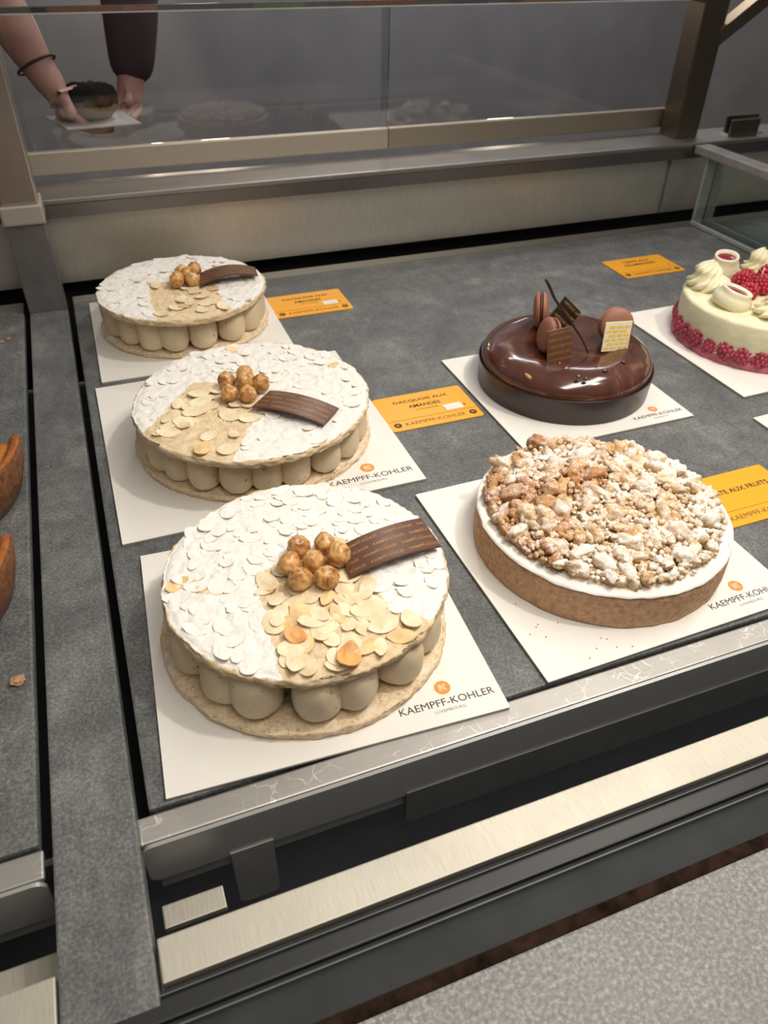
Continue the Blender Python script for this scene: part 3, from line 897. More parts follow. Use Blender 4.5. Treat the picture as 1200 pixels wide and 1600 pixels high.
t = empty('crumble_tart', (0.8300, 0.9350, 0), label='round fruit tart topped with golden sugar-dusted crumble on the right front board', cat='tart')
TC = tart_crust_mat()
TCRIM = powdered_mat('dusted_tart_rim', [(0.3, (0.32, 0.17, 0.08)), (0.6, (0.52, 0.32, 0.17))], gate=(0.30, 0.44), lo=0.2, hi=0.5)
rng = random.Random(5)
link('crust_side', lathe([(0, .0006), (.238, .0006), (.2465, .004), (.2475, .03), (.2465, .060), (.2440, .0745), (.2380, .0770), (.2340, .0740)], 160,
     wob=lambda j, a, r, z: (r + (0.0025 * noise.noise(Vector((math.cos(a) * 9, math.sin(a) * 9, z * 40))) if r > 0.1 else 0), z + (0.0025 * noise.noise(Vector((math.cos(a) * 5, math.sin(a) * 5, 9))) if z > .05 else 0))), TC, t, smooth=True)
link('sugared_rim', lathe([(.2462, .0740), (.2450, .0768), (.2400, .0782), (.2340, .0772), (.2240, .0765), (.18, .0730)], 160,
     wob=lambda j, a, r, z: (r + 0.002 * noise.noise(Vector((math.cos(a) * 12, math.sin(a) * 12, j))), z + 0.002 * noise.noise(Vector((math.cos(a) * 7, math.sin(a) * 7, 9 + j))))), TCRIM, t, smooth=True)
FILL = NT('baked_fruit_filling'); fa = FILL.noise(60, 4, .6)
FILL.set(color=FILL.ramp(fa, [(.3, (.05, .035, .02)), (.36, (.20, .19, .08)), (.44, (.66, .54, .32)), (.75, (.82, .74, .58))]), rough=.4); FILL.bump(fa, .5, .003)
bm = lathe([(0, .092), (.10, .090), (.18, .084), (.215, .077), (.224, .070)], 120,
           wob=lambda j, a, r, z: (r, z + .004 * noise.noise(Vector((r * 50 * math.cos(a), r * 50 * math.sin(a), 0)))))
link('fruit_filling', bm, FILL.m, t, smooth=True)
CR_A = powdered_mat('dusted_golden_crumble', [(.28, (.40, .21, .08)), (.5, (.60, .37, .17)), (.7, (.74, .53, .29))], gate=(.48, .60), lo=.0, hi=.7)
CR_B = powdered_mat('heavily_sugared_crumble', [(.28, (.46, .28, .12)), (.5, (.66, .45, .23)), (.7, (.78, .59, .35))], gate=(.44, .55), lo=.05, hi=.75)
CR_C = powdered_mat('browned_crumble', [(.28, (.30, .12, .045)), (.5, (.50, .25, .10)), (.7, (.62, .37, .17))], gate=(.50, .66), lo=.1, hi=.8)
bm = bmesh.new(); placed = []; mats = []
cnt = 0
for i in range(5200):
    a = rng.uniform(0, 2 * PI); r = 0.236 * math.sqrt(rng.random()); x, y = r * math.cos(a), r * math.sin(a)
    s = rng.choice([.009, .0115, .014, .017, .0185])
    if cnt > 170: s = rng.choice([.006, .0075, .009, .0105])
    if cnt > 420: s = rng.choice([.004, .0055, .007])
    if r > (0.236 if x * .45 + y > -.02 else 0.227) - s * .8: continue
    if any((x - q[0]) ** 2 + (y - q[1]) ** 2 < ((s + q[2]) * .62) ** 2 for q in placed): continue
    # two small openings where the fruit shows
    if math.hypot(x + .170, y - .062) < .016 or math.hypot(x - .10, y + .172) < .017: continue
    placed.append((x, y, s)); cnt += 1
    before = len(bm.faces)
    top = .079 + .019 * (1 - (r / .23) ** 3) + rng.uniform(0, .013)
    el = rng.uniform(1.0, 2.0) if s > .008 else rng.uniform(.9, 1.3)
    blob(s * el, s * rng.uniform(.8, 1.05), s * rng.uniform(.75, 1.0), 3 if s > .006 else 2, 0.44, 2.2, i, None, euler(rng.uniform(-.6, .6), rng.uniform(-.6, .6), rng.uniform(0, 6)), (x, y, top), bm)
    g = noise.noise(Vector((x * 9, y * 9, 2))) + x * 3.2 - y * 2.2 + rng.uniform(-.45, .45)
    mi = 1 if g > .05 else (0 if g > -.55 else 2)
    mats += [mi] * (len(bm.faces) - before)
for f, q in zip(bm.faces, mats): f.material_index = q
o = link('crumble_topping', bm, [CR_A, CR_B, CR_C], t, smooth=True); o['kind'] = 'stuff'

# ------------------------------------------------------------------ glazed chocolate cake
GLAZE = NT('chocolate_mirror_glaze'); ga = GLAZE.noise(16, 3, .5, dist=2.0)
GLAZE.set(color=GLAZE.ramp(ga, [(.35, (.060, .015, .009)), (.58, (.085, .024, .013)), (.70, (.17, .075, .035)), (.78, (.085, .026, .015))]), rough=0.16, coat=0.7, coatr=0.05, spec=.6)
DCHOC = plain('dark_chocolate_band', (0.030, 0.014, 0.012), 0.32, var=.05, spec=.55)
t = empty('chocolate_glazed_cake', (1.108, 1.525, 0), label='round dark chocolate cake with mirror glaze, three macarons and thin plaques', cat='cake')
link('chocolate_band', lathe([(0, .0006), (.2235, .0006), (.2245, .004), (.2275, .066), (.2280, .0685), (.2255, .0690), (.2240, .066), (.221, .05)], 128), DCHOC, t, smooth=True)
prof = [(.222, .050), (.2225, .068), (.2215, .079), (.217, .091), (.208, .1015), (.194, .110), (.175, .1165), (.152, .1200), (.130, .1208), (.110, .1195), (.090, .117), (.06, .1150), (.03, .1145), (0, .1144)]
dome = link('glazed_dome', lathe(prof, 128, wob=lambda j, a, r, z: (r, z + (.0025 * noise.noise(Vector((math.cos(a) * r * 14, math.sin(a) * r * 14, 4))) if r < .2 and r > 0 else 0))), GLAZE.m, t, smooth=True)
MAC = plain('cocoa_macaron_shell', (0.30, 0.125, 0.075), 0.55, var=.04, scale=160); MACF = plain('cocoa_macaron_filling', (0.10, 0.035, 0.022), 0.5)


def macaron(parent, x, y, z, nrm, r=.044, label=None):
    m = empty('macaron', (x, y, z)); m.parent = parent
    m.rotation_euler = Vector(nrm).to_track_quat('Z', 'Y').to_euler()
    if label: m['label'] = label
    sh = [(0, .0175), (r * .5, .0165), (r * .8, .0135), (r * .96, .009), (r * 1.0, .0055), (r * .985, .0045), (r * 1.03, .0035), (r * 1.03, .0015), (r * .95, .0010), (0, .001)]
    wob = lambda j, a, rr, zz: (rr + (.0012 * noise.noise(Vector((a * 14, j, 0))) if j in (6, 7) else 0), zz)
    link('macaron_shell', lathe(sh, 56, wob=wob), MAC, m, smooth=True)
    link('macaron_shell', lathe([(q, -w - .006) for q, w in sh], 56, wob=wob), MAC, m, smooth=True)
    link('macaron_filling', lathe([(0, .001), (r * .92, .001), (r * .95, -.0025), (r * .92, -.006), (0, -.006)], 40), MACF, m, smooth=True)
    return m


C_ = Vector((1.108, 1.525, 0))


def cpt(px, py, pz): return (px - C_.x, py - C_.y, pz)


macaron(t, *cpt(1.080, 1.625, .166), (0.86, -.48, .10), r=.046)
macaron(t, *cpt(1.022, 1.495, .162), (-.97, .16, .20), r=.043)
macaron(t, *cpt(1.221, 1.490, .160), (-.30, -.92, .30), r=.044)


def thin_plate(parent, name, p, ux, uy, w, h, m, th=.003, lines=True, ink=None, scallop=False):
    ux = Vector(ux).normalized(); uy = Vector(uy); uy = (uy - ux * uy.dot(ux)).normalized(); nz = ux.cross(uy)
    M4 = Matrix((ux, uy, nz)).transposed().to_4x4(); M4.translation = Vector(p)
    bm = box(-w / 2, w / 2, 0, h, -th / 2, th / 2, .0006, 1); bmesh.ops.transform(bm, matrix=M4, verts=bm.verts)
    o = link(name, bm, m, parent)
    if lines:
        big = bmesh.new(); rows = 5
        for r in range(rows):
            x = -w * (.46 if r % 2 else .40)
            for s, ww in (('KAEMPFF-KOHLER', w * .62), ('KAEMPFF', w * .24)):
                me = text_fit(s, ww, h / rows * .42, .02)
                for v in me.vertices: v.co.x += x; v.co.y += (r + .3) * h / rows; v.co.z = th / 2 + .0004
                big.from_mesh(me); bpy.data.meshes.remove(me); x += ww + w * .05
        bmesh.ops.transform(big, matrix=M4, verts=big.verts)
        link('printed_lettering', big, ink, o)
    return o


MILK = plain('milk_chocolate_plate', (0.125, 0.050, 0.026), 0.4, var=.06); DKP = plain('dark_chocolate_plate', (0.022, 0.010, 0.007), 0.3)
WHP = plain('white_chocolate_plate', (0.80, 0.74, 0.56), 0.45, var=.02); YINK = plain('yellow_print', (0.80, 0.55, 0.09), 0.5); BRINK = plain('bronze_print', (0.26, 0.16, 0.055), 0.5)
thin_plate(t, 'milk_chocolate_plate', cpt(1.030, 1.440, .112), (.95, .0, .06), (-.05, .16, .95), .070, .086, MILK, ink=BRINK)
thin_plate(t, 'dark_chocolate_plate', cpt(1.062, 1.548, .132), (.72, -.05, -.66), (.60, .12, .78), .074, .096, DKP, ink=BRINK)
wp = thin_plate(t, 'white_chocolate_plate', cpt(1.188, 1.436, .1195), (.97, .02, -.10), (.16, .18, .95), .082, .074, WHP, lines=False)
bm = bmesh.new(); ux = Vector((.97, .02, -.10)).normalized(); uy = Vector((.16, .18, .95)); uy = (uy - ux * uy.dot(ux)).normalized(); nz = ux.cross(uy)
rg = random.Random(3)
for r in range(6):
    x = -.036 + (r % 2) * .008
    while x < .030:
        ww = rg.uniform(.012, .024); ww = min(ww, .037 - x)
        y0 = .005 + r * .0105
        vs = [bm.verts.new(Vector(cpt(1.188, 1.436, .1195)) + ux * a + uy * b + nz * .0020) for a, b in ((x, y0), (x + ww, y0), (x + ww, y0 + .0062), (x, y0 + .0062))]
        bm.faces.new(vs); x += ww + .004
link('yellow_pattern', bm, YINK, wp)
st = [Vector(cpt(1.120, 1.450, .117)), Vector(cpt(1.094, 1.452, .160)), Vector(cpt(1.050, 1.455, .215)), Vector(cpt(.998, 1.455, .275)), Vector(cpt(.962, 1.450, .330))]
link('chocolate_stick', tube(st, [.0018, .0024, .003, .0034, .0040], 10), DKP, t, smooth=True)
for i, (x, y, z) in enumerate([(1.025, 1.345, .122), (1.040, 1.335, .119), (1.018, 1.42, .121), (1.105, 1.352, .120), (1.175, 1.375, .120)]):
    link('glaze_drop', blob(.007, .005, .004, 2, 0, 1, 0, None, None, cpt(x, y, z)), GLAZE.m, t, smooth=True)
o = link('almond_piece', blob(.016, .006, .005, 3, .15, 1.5, 4, None, euler(0, .5, -.9), cpt(.9335, 1.4150, .100)), plain('caramel_almond', (.42, .20, .09), .3), t, smooth=True)

# ------------------------------------------------------------------ raspberry cream cake
CRM = NT('vanilla_cream'); ca = CRM.noise(60, 4, .6, CRM.obj((1, 1, 2.5)))
CRM.set(color=CRM.ramp(ca, [(.3, (.74, .68, .44)), (.7, (.84, .79, .57))]), rough=.5, sss=.08); CRM.bump(ca, .35, .0018); CRM.b.inputs['Subsurface Radius'].default_value = (.004, .003, .002)
CRM = CRM.m
RASP = plain('raspberry_flesh', (0.42, 0.022, 0.045), 0.32, var=.12, scale=90, sss=.05); COUL = plain('raspberry_coulis', (0.19, 0.006, 0.018), 0.10, spec=.7)
RFROST = plain('frozen_raspberry', (0.36, 0.045, 0.080), 0.45, var=.2, scale=110)
PINKR = plain('cream_lip', (0.84, 0.72, 0.66), .5, var=.03)
t = empty('raspberry_cream_cake', (1.800, 1.570, 0), label='round pale yellow cream cake with raspberries and piped rosettes at the right edge', cat='cake')
rc = .232
link('cream_body', lathe([(0, .0006), (rc - .006, .0006), (rc, .004), (rc, .118), (rc - .003, .124), (rc - .010, .1265), (0, .126)], 128,
     wob=lambda j, a, r, z: (r + (.0015 * noise.noise(Vector((math.cos(a) * 8, math.sin(a) * 8, z * 60))) if r > .1 else 0), z)), CRM, t, smooth=True)
rg = random.Random(8)


def raspberry(parent, x, y, z, r, rot, m, name='raspberry', flat=None):
    bm = bmesh.new(); n = 0
    rows = [(-.75, 6), (-.45, 10), (-.1, 12), (.25, 12), (.58, 9), (.85, 5), (1.0, 1)]
    for q, (h, c) in enumerate(rows):
        rr = math.sqrt(max(0, 1 - h * h)) * .82
        for k in range(c):
            a = 2 * PI * (k + .5 * (q % 2)) / c
            blob(r * .26, r * .26, r * .26, 2, 0, 1, 0, None, None, (r * rr * math.cos(a), r * rr * math.sin(a), r * 1.05 * h), bm)
    blob(r * .82, r * .82, r * .95, 3, 0, 1, 0, None, None, (0, 0, 0), bm)
    M4 = rot.to_4x4(); M4.translation = Vector((x, y, z)); bmesh.ops.transform(bm, matrix=M4, verts=bm.verts)
    for v in bm.verts: v.co.z = max(v.co.z, .0012)
    return link(name, bm, m, parent, smooth=True)


link('coulis_foot', lathe([(rc - .01, .0008), (rc + .006, .0008), (rc + .007, .008), (rc + .003, .019), (rc - .006, .024)], 128, wob=lambda j, a, r, z: (r + .003 * noise.noise(Vector((math.cos(a) * 14, math.sin(a) * 14, j))), z + (.007 * noise.noise(Vector((math.cos(a) * 11, math.sin(a) * 11, 3))) if j > 2 else 0))), plain('pink_frosted_foot', (.42, .10, .15), .5, var=.2, scale=70), t, smooth=True)
nb = 30
for k in range(nb):
    a = 2 * PI * k / nb + .05; r = .0325 * rg.uniform(.88, 1.10)
    raspberry(t, (rc - .0175) * math.cos(a), (rc - .0175) * math.sin(a), .0320 + rg.uniform(-.003, .007), r * .93, euler(rg.uniform(-.4, .4), rg.uniform(-.4, .4), a), RFROST, 'base_raspberry')


def rosette(parent, x, y, z, R, h, turns=1.9, seed=0):
    """piped star-nozzle rosette: twisted ribs in two shrinking tiers and a curled tip"""
    H = h * 1.30; bm = bmesh.new(); nz, na, ribs = 40, 108, 9; rows = []
    for i in range(nz + 1):
        u = i / nz
        tier = .5 + .5 * math.cos(2 * PI * (u * 2.15 + .42))
        env = (1 - u) ** .50 * (1 if u > .06 else .86 + 2.3 * u)
        rr = R * env * (.86 + .20 * tier)
        ring = []
        for k in range(na):
            q = 2 * PI * k / na; rib = abs(math.cos(ribs / 2 * (q - 2.0 * u - seed))) ** 1.3
            w = rr * (.80 + .27 * rib * (1 - .3 * u)); wx = .10 * R * math.sin(u * 7 + seed) * u; wy = .10 * R * math.cos(u * 7 + seed) * u
            ring.append(bm.verts.new((x + wx + w * math.cos(q), y + wy + w * math.sin(q), z + H * u + .004 * rib * (1 - u) + .05 * R * math.sin(q + seed + 5 * u))))
        rows.append(ring)
    bm.faces.new(rows[0][::-1])
    for A, B in zip(rows, rows[1:]):
        for k in range(na): bm.faces.new((A[k], A[(k + 1) % na], B[(k + 1) % na], B[k]))
    bm.faces.new(rows[-1])
    for v in bm.verts: v.co.z = max(v.co.z, .1225)
    return link('cream_rosette', bm, CRM, parent, smooth=True)


def coulis_cup(parent, x, y, z, r, h, tilt):
    c = empty('coulis_cup', (x, y, z)); c.parent = parent; c.rotation_euler = tilt
    link('cream_cup', lathe([(0, 0), (r * 1.15, 0), (r * 1.28, h * .3), (r * 1.15, h * .62), (r * .95, h * .85), (r * .98, h), (r * .90, h * 1.03), (r * .78, h * .97), (r * .7, h * .85), (0, h * .84)], 56,
         wob=lambda j, a, rr, zz: (rr * (1 + .05 * noise.noise(Vector((a, j, r * 99)))), zz)), CRM, c, smooth=True)
    link('cup_lip', lathe([(r * .985, h * .985), (r * .94, h * 1.06), (r * .84, h * 1.05), (r * .77, h * .93)], 48), PINKR, c, smooth=True)
    link('coulis', lathe([(0, h * .90), (r * .60, h * .905), (r * .79, h * .925)], 40), COUL, c, smooth=True)


X0, Y0 = 1.800, 1.570
rosette(t, 1.680 - X0, 1.690 - Y0, .1225, .066, .062, seed=1)
coulis_cup(t, 1.782 - X0, 1.745 - Y0, .125, .036, .066, (.12, -.1, 0))
coulis_cup(t, 1.655 - X0, 1.560 - Y0, .1255, .045, .046, (.10, .25, 0))
rosette(t, 1.728 - X0, 1.458 - Y0, .1225, .066, .050, seed=3)
rosette(t, 1.915 - X0, 1.735 - Y0, .1225, .058, .058, seed=0)
coulis_cup(t, 1.960 - X0, 1.600 - Y0, .1255, .042, .05, (0, 0, 0))
rosette(t, 1.925 - X0, 1.470 - Y0, .1225, .058, .046, seed=2)
coulis_cup(t, 1.825 - X0, 1.405 - Y0, .1255, .042, .046, (0, 0, 0))
for (x, y, z, rx, ry) in [(1.757, 1.640, .150, .3, -.4), (1.800, 1.600, .148, -.5, .4), (1.850, 1.640, .160, .2, .5), (1.742, 1.590, .140, .9, 0), (1.83, 1.53, .148, -.6, 0), (1.79, 1.66, .145, 0, .6), (1.87, 1.57, .148, 0, -.7)]:
    raspberry(t, x - X0, y - Y0, z, .027, euler(rx, ry, 0), RASP)
bm = bmesh.new(); add_flake(bm, 0, 0, 0, .022, .012, 0, 0, 0, th=.0025, mi_top=0, mi_edge=0)
bmesh.ops.transform(bm, matrix=Matrix.Translation((1.812 - X0, 1.622 - Y0, .170)) @ euler(PI / 2 - .2, 1.35, .4).to_4x4(), verts=bm.verts)
link('white_chocolate_curl', bm, CRM, t)

# ------------------------------------------------------------------ glazed tart halves on the left tray
GLZ = NT('glazed_baked_edge'); gz = GLZ.noise(50, 5, .65)
GLZ.set(color=GLZ.ramp(gz, [(.3, (.16, .035, .008)), (.5, (.36, .10, .018)), (.7, (.58, .22, .045))]), rough=.22, coat=.6, coatr=.1); GLZ.bump(gz, .4, .003)
BRN = NT('dark_baked_crust'); bz = BRN.noise(130, 5, .7)
BRN.set(color=BRN.ramp(bz, [(.3, (.085, .030, .010)), (.5, (.19, .075, .026)), (.7, (.28, .12, .045))]), rough=.55, coat=.15); BRN.bump(bz, .6, .002)
FLN = NT('orange_fruit_glaze'); fz = FLN.noise(28, 4, .6)
FLN.set(color=FLN.ramp(fz, [(.3, (.50, .14, .02)), (.7, (.78, .32, .06))]), rough=.15, coat=.8, coatr=.05); FLN.bump(fz, .4, .004)


def half_tart(x, y, r, h, rz, label):
    t = empty('tart_half', (x, y, -.0062), rz, label=label, cat='tart', group='glazed tart halves')
    wob = lambda j, a, rr, z: (rr * (1 + .006 * noise.noise(Vector((math.cos(a) * 9, math.sin(a) * 9, z * 30)))), z + (.003 * noise.noise(Vector((math.cos(a) * 14, math.sin(a) * 14, 1))) if z > .05 else 0))
    bm = bmesh.new(); prof = [(0, .0004), (r * .84, .0004), (r * .90, h * .08), (r * .96, h * .45), (r * 1.0, h * .93), (r * .985, h)]
    rr = add_lathe(bm, prof, 60, a0=PI, a1=2 * PI, wob=wob)
    link('crust', bm, BRN.m, t, smooth=True)
    link('crust_edge', lathe([(r * .985, h), (r * .95, h * 1.02), (r * .90, h * .96), (r * .885, h * .88)], 60, a0=PI, a1=2 * PI, wob=wob), GLZ.m, t, smooth=True)
    link('fruit_top', lathe([(r * .885, h * .88), (r * .8, h * .86), (r * .4, h * .90), (.001, h * .90)], 60, a0=PI, a1=2 * PI), FLN.m, t, smooth=True)
    # cut face
    pr = [(0, .0004), (r * .84, .0004), (r * .90, h * .08), (r * .96, h * .45), (r * 1.0, h * .93), (r * .985, h), (r * .95, h * 1.02), (r * .90, h * .96), (r * .885, h * .88), (r * .8, h * .86), (r * .4, h * .90)]
    pts = pr + [(-a, b) for a, b in pr[::-1][:-1]]
    bm = bmesh.new(); A = [bm.verts.new((a, 0.0, b)) for a, b in pts]; B = [bm.verts.new((a * .999, -.004, b)) for a, b in pts]
    bm.faces.new(A[::-1]); bm.faces.new(B)
    for i in range(len(A)): bm.faces.new((A[i], A[(i + 1) % len(A)], B[(i + 1) % len(A)], B[i]))
    bmesh.ops.recalc_face_normals(bm, faces=bm.faces)
    link('cut_face', bm, GLZ.m, t)


half_tart(-.470, 1.530, .245, .118, 0.02, 'glazed orange-brown tart half on the left tray, the farther of two')
half_tart(-.487, 1.195, .245, .118, 0.0, 'glazed orange-brown tart half on the left tray, the nearer of two')
CRUMB = plain('pale_brown_crumb', (.44, .25, .13), .8, var=.1)
o = link('pastry_crumb', blob(.012, .010, .006, 3, .5, 1.8, 7), CRUMB, loc=(-.2625, .951, -.001)); tag(o, 'pale brown pastry crumb lying alone on the left slate tray', 'crumb')
for i, (x, y) in enumerate([(-.30, 2.27), (-.32, 2.275), (-.283, 2.285)]):
    o = link('pastry_crumb', blob(.007, .005, .003, 2, .5, 1.8, i), CRUMB, loc=(x, y, -.004)); tag(o, 'tiny pale crumbs at the far end of the left slate tray', 'crumb', 'crumbs at the far end of the left tray')
rg = random.Random(12)
for i in range(46):
    if i < 24: x, y = rg.uniform(.575, .76), rg.uniform(.66, .90)
    else: x, y = rg.uniform(.33, .46), rg.uniform(.70, .90)
    if i >= 24 and math.hypot(x - .2157, y - .9181) < .262: continue
    if i < 24 and math.hypot(x - .83, y - .935) < .26: continue
    o = link('sugar_crumb', blob(.0016, .0014, .0009, 1, .4, 1.8, i), CRUMB, loc=(x, y, .0009))
    tag(o, 'tiny crumbs scattered on the board left of the crumble tart' if i < 24 else 'tiny crumbs scattered on the front board right of the dacquoise', 'crumb', 'crumbs on the tart board' if i < 24 else 'crumbs on the front dacquoise board')
for x, y, s, tx in [(.128, .765, .004, 'board in front of the dacquoise'), (.045, 1.345, .0035, 'board before the middle dacquoise'), (.588, 1.155, .003, 'tart board near its rear left corner')]:
    pass

# ------------------------------------------------------------------ behind the sliding doors: rail, label strip, a person handing in a small cake
t = empty('upper_door_rail', (0, 0, 0), label='thin dark rail high up across the sliding glass doors, with coloured strips', cat='rail')
link('rail_bar', box(-2.2, 3.4, 2.745, 2.765, 0.741, 0.756), plain('dull_rail', (.10, .10, .10), .4, .4), t)
link('rail_highlight', box(-2.2, 3.4, 2.742, 2.7445, 0.738, 0.742), plain('pale_rail_edge', (.42, .43, .42), .4), t)
for x0, x1, c in ((-.02, .02, (.02, .02, .02)), (.03, .22, (.16, .06, .035)), (.23, .33, (.20, .09, .08)), (.62, .78, (.09, .12, .06)), (.95, 1.15, (.13, .05, .03)), (1.30, 1.42, (.05, .05, .06)), (1.55, 1.75, (.14, .08, .04))):
    link('coloured_strip', box(x0, x1, 2.7435, 2.7448, 0.7430, 0.7545), plain('strip_colour', c, .5), t)

CH = plain('black_chocolate_coating', (.010, .006, .005), .8, spec=.1); SPG = plain('caramel_sponge', (.20, .13, .08), .6, var=.15, scale=30)
t = empty('handheld_pastry', (.096, 3.02, .4168), label='small round pastry with a black chocolate top on a white board held by the person', cat='pastry')
link('sponge', lathe([(0, .0006), (.062, .0006), (.080, .018), (.088, .04), (.084, .058), (0, .062)], 64, wob=lambda j, a, r, z: (r * (1 + .03 * noise.noise(Vector((a * 2, j, 0)))), z)), SPG, t, smooth=True)
link('chocolate_top', lathe([(.084, .040), (.092, .044), (.094, .068), (.085, .088), (.06, .098), (0, .100)], 64,
     wob=lambda j, a, r, z: (r * (1 + .05 * noise.noise(Vector((math.cos(a) * 6, math.sin(a) * 6, j)))), z + .008 * noise.noise(Vector((math.cos(a) * 8 * r * 10, math.sin(a) * 80 * r, j * .3))))), CH, t, smooth=True)
bm = bmesh.new(); v0 = [(-.055, 3.075), (.006, 2.862), (.243, 2.884), (.192, 3.130)]
bm = prism(v0, .4110, .4160, .001)
o = link('cake_board', bm, plain('dim_white_board', (.55, .53, .50), .5)); tag(o, 'small white board with a black-topped pastry, held behind the rear glass', 'cake board')

SKIN = NT('skin'); sk = SKIN.noise(20, 3)
SKIN.set(color=SKIN.ramp(sk, [(.3, (.50, .27, .21)), (.7, (.58, .33, .26))]), rough=.5, sss=.1); SKIN.b.inputs['Subsurface Radius'].default_value = (.01, .004, .002); SKIN = SKIN.m
SHIRT = plain('dark_maroon_cloth', (.060, .030, .038), .85, var=.08, scale=25); TROU = plain('black_cloth', (.02, .02, .022), .85); HAIR = plain('dark_brown_hair', (.035, .02, .012), .6, var=.3, scale=80)
SHOE = plain('black_shoe_leather', (.015, .015, .015), .5)


def skin_mesh(name, nodes, edges, m, parent, root=0, sub=2):
    """nodes: (x, y, z, radius) in working units; one continuous skinned surface"""
    me = bpy.data.meshes.new(name); me.from_pydata([Vector(n[:3]) * K for n in nodes], edges, []); me.update()
    o = bpy.data.objects.new(name, me); COL.objects.link(o); o.parent = parent
    md = o.modifiers.new('skin', 'SKIN'); md.use_smooth_shade = True; md.branch_smoothing = 0.6
    for i, n in enumerate(nodes):
        sv = me.skin_vertices[0].data[i]; sv.radius = (n[3] * K, n[3] * K * (n[4] if len(n) > 4 else 1)); sv.use_root = (i == root)
    sd = o.modifiers.new('subdivision', 'SUBSURF'); sd.levels = sub; sd.render_levels = sub
    me.materials.append(m); return o


person = empty('person', (0, 0, 0), label='person behind the rear glass reaching in with one bare forearm and a dark sleeve', cat='person')
N = [(-.86, 4.20, -.10, .30), (-.84, 4.12, .25, .27), (-.80, 4.02, .62, .31), (-.76, 3.92, .92, .26), (-.74, 3.86, 1.10, .12), (-.72, 3.80, 1.20, .10),   # 0-5 trunk, neck
     (-.70, 3.72, 1.34, .175), (-.69, 3.70, 1.52, .165),                                                                                                  # 6-7 head
     (-.52, 3.74, .98, .125), (-.36, 3.50, 1.00, .10), (-.20, 3.18, .90, .085), (-.10, 3.06, .72, .082), (-.035, 3.005, .56, .058),                         # 8-12 bare arm to the wrist
     (-.005, 2.985, .500, .062), (.018, 2.97, .468, .058),                                                                                                 # 13-14 palm
     (-.50, 4.10, 1.00, .125), (-.12, 3.92, .98, .10), (.33, 3.40, .93, .085), (.30, 3.26, .70, .080), (.262, 3.20, .50, .055), (.250, 3.18, .44, .056),     # 15-20 other arm
     (-.98, 4.20, -.35, .20), (-1.00, 4.16, -1.05, .135), (-1.02, 4.20, -1.78, .085), (-1.02, 4.05, -1.87, .07),                                             # 21-24 leg
     (-.72, 4.24, -.35, .20), (-.68, 4.20, -1.05, .135), (-.66, 4.24, -1.78, .085), (-.66, 4.09, -1.87, .07)]
E_ = [(0, 1), (1, 2), (2, 3), (3, 4), (4, 5), (5, 6), (6, 7), (3, 8), (8, 9), (9, 10), (10, 11), (11, 12), (12, 13), (13, 14), (3, 15), (15, 16), (16, 17), (17, 18), (18, 19), (19, 20),
      (0, 21), (21, 22), (22, 23), (23, 24), (0, 25), (25, 26), (26, 27), (27, 28)]


def hand(root_i, base, dirs):
    for (k0, pts) in dirs:
        prev = root_i
        for (x, y, z, r) in pts:
            N.append((x, y, z, r)); E_.append((prev, len(N) - 1)); prev = len(N) - 1


# the hand gripping the board's left rear edge: four fingers under the board, the thumb over it
for i, (dx, dy) in enumerate([(-.026, .055), (-.008, .030), (.010, .004), (.026, -.020)]):
    ln = (.85, 1.0, 1.05, .95)[i]
    hand(14, None, [(0, [(.016 + dx, 2.975 + dy, .428, .0185), (.024 + dx + .03 * ln, 2.97 + dy, .3935, .0170), (.028 + dx + .075 * ln, 2.965 + dy, .3910, .0155), (.030 + dx + .105 * ln, 2.962 + dy, .3945, .0130)])])
hand(13, None, [(0, [(.020, 2.945, .482, .0215), (.030, 2.925, .452, .0195), (.034, 2.915, .434, .0165)])])
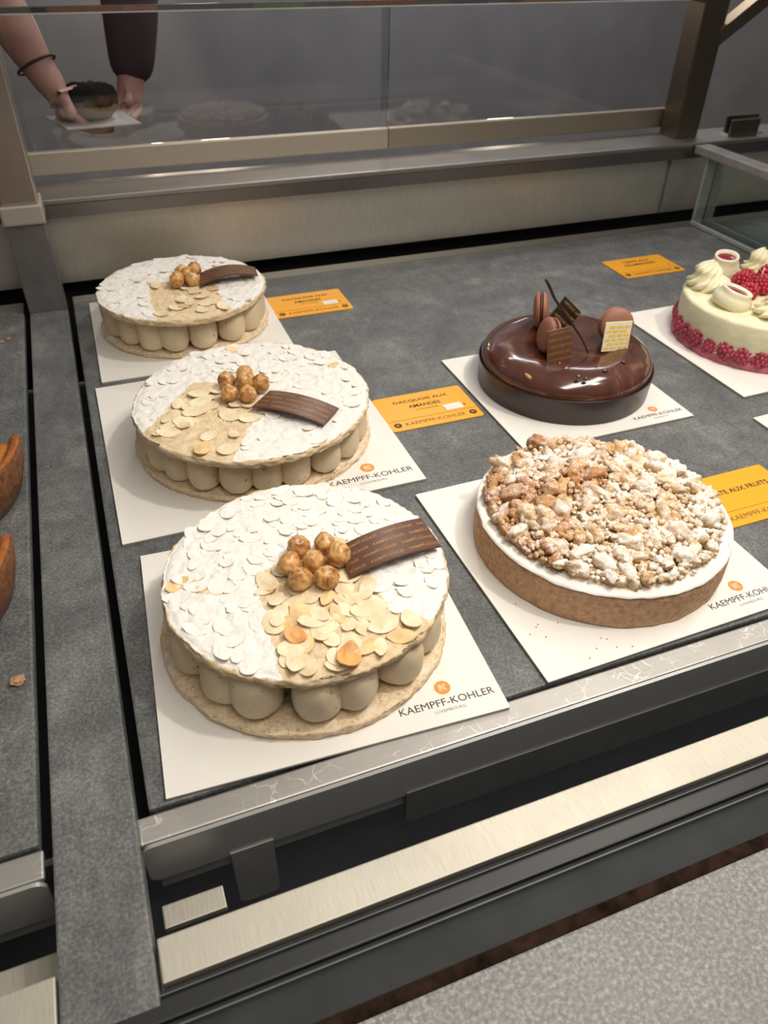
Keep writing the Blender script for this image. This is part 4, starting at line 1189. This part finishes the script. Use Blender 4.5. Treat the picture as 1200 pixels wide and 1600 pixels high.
# the other hand supports the board from the right rear
for i, dx in enumerate([-.040, -.014, .012, .034]):
    hand(20, None, [(0, [(.232 + dx, 3.150, .405, .0185), (.205 + dx, 3.105, .3930, .0165), (.190 + dx, 3.070, .3925, .0150)])])
hand(20, None, [(0, [(.236, 3.130, .450, .0200), (.222, 3.100, .436, .0175)])])
body = skin_mesh('body', N, E_, SKIN, person)
TORSO = [tuple([*n[:3], n[3] + .025]) for n in (N[0], N[1], N[2], N[3])] + [tuple([*N[8][:3], .15]), tuple([*N[9][:3], .13]), (-.27, 3.32, .955, .115),
         tuple([*N[15][:3], .15]), tuple([*N[16][:3], .125]), tuple([*N[17][:3], .112]), tuple([*N[18][:3], .105]), (.257, 3.192, .475, .074)]
skin_mesh('shirt', TORSO, [(0, 1), (1, 2), (2, 3), (3, 4), (4, 5), (5, 6), (3, 7), (7, 8), (8, 9), (9, 10), (10, 11)], SHIRT, person)
TR = [(-.86, 4.20, -.12, .315)] + [tuple([*N[i][:3], N[i][3] + .03]) for i in (21, 22, 23, 25, 26, 27)]
skin_mesh('trousers', TR, [(0, 1), (1, 2), (2, 3), (0, 4), (4, 5), (5, 6)], TROU, person)
for sx in (-1.02, -.66):
    link('shoe', blob(.095, .22, .085, 3, .03, 1, 1, lambda c: Vector((c.x, c.y, max(c.z, -.05))), None, (sx, 4.12, -1.895)), SHOE, person, smooth=True)
hc = Vector((-.695, 3.71, 1.46))
link('hair', blob(.195, .205, .215, 3, .05, 2, 3, lambda c: Vector((c.x, max(c.y, -.06 - .5 * max(0, c.z)), max(c.z, -.10))), None, tuple(hc + Vector((0, .03, .07)))), HAIR, person, smooth=True)
for sx in (-1, 1):
    link('eye', blob(.018, .012, .014, 2, 0, 1, 0, None, None, (hc.x + sx * .06, hc.y - .168, hc.z - .03)), plain('eye_white', (.7, .68, .66), .3), person, smooth=True)
    link('ear', blob(.02, .035, .05, 2, .1, 2, 0, None, None, (hc.x + sx * .178, hc.y, hc.z - .05)), SKIN, person, smooth=True)
link('nose', blob(.022, .035, .045, 2, 0, 1, 0, None, None, (hc.x, hc.y - .185, hc.z - .075)), SKIN, person, smooth=True)
link('mouth', blob(.045, .012, .012, 2, 0, 1, 0, None, None, (hc.x, hc.y - .165, hc.z - .145)), plain('lip', (.40, .15, .13), .5), person, smooth=True)
bm = bmesh.new(); pts = []
ax = (Vector(N[12][:3]) - Vector(N[11][:3])).normalized(); u = ax.orthogonal().normalized(); v = ax.cross(u); cc = Vector(N[12][:3]) - ax * .02
add_tube(bm, [cc + (u * math.cos(2 * PI * k / 24) + v * math.sin(2 * PI * k / 24)) * .064 for k in range(25)], .0045, 8, cap=False)
link('bracelet', bm, plain('dark_cord', (.05, .02, .015), .5), person, smooth=True)
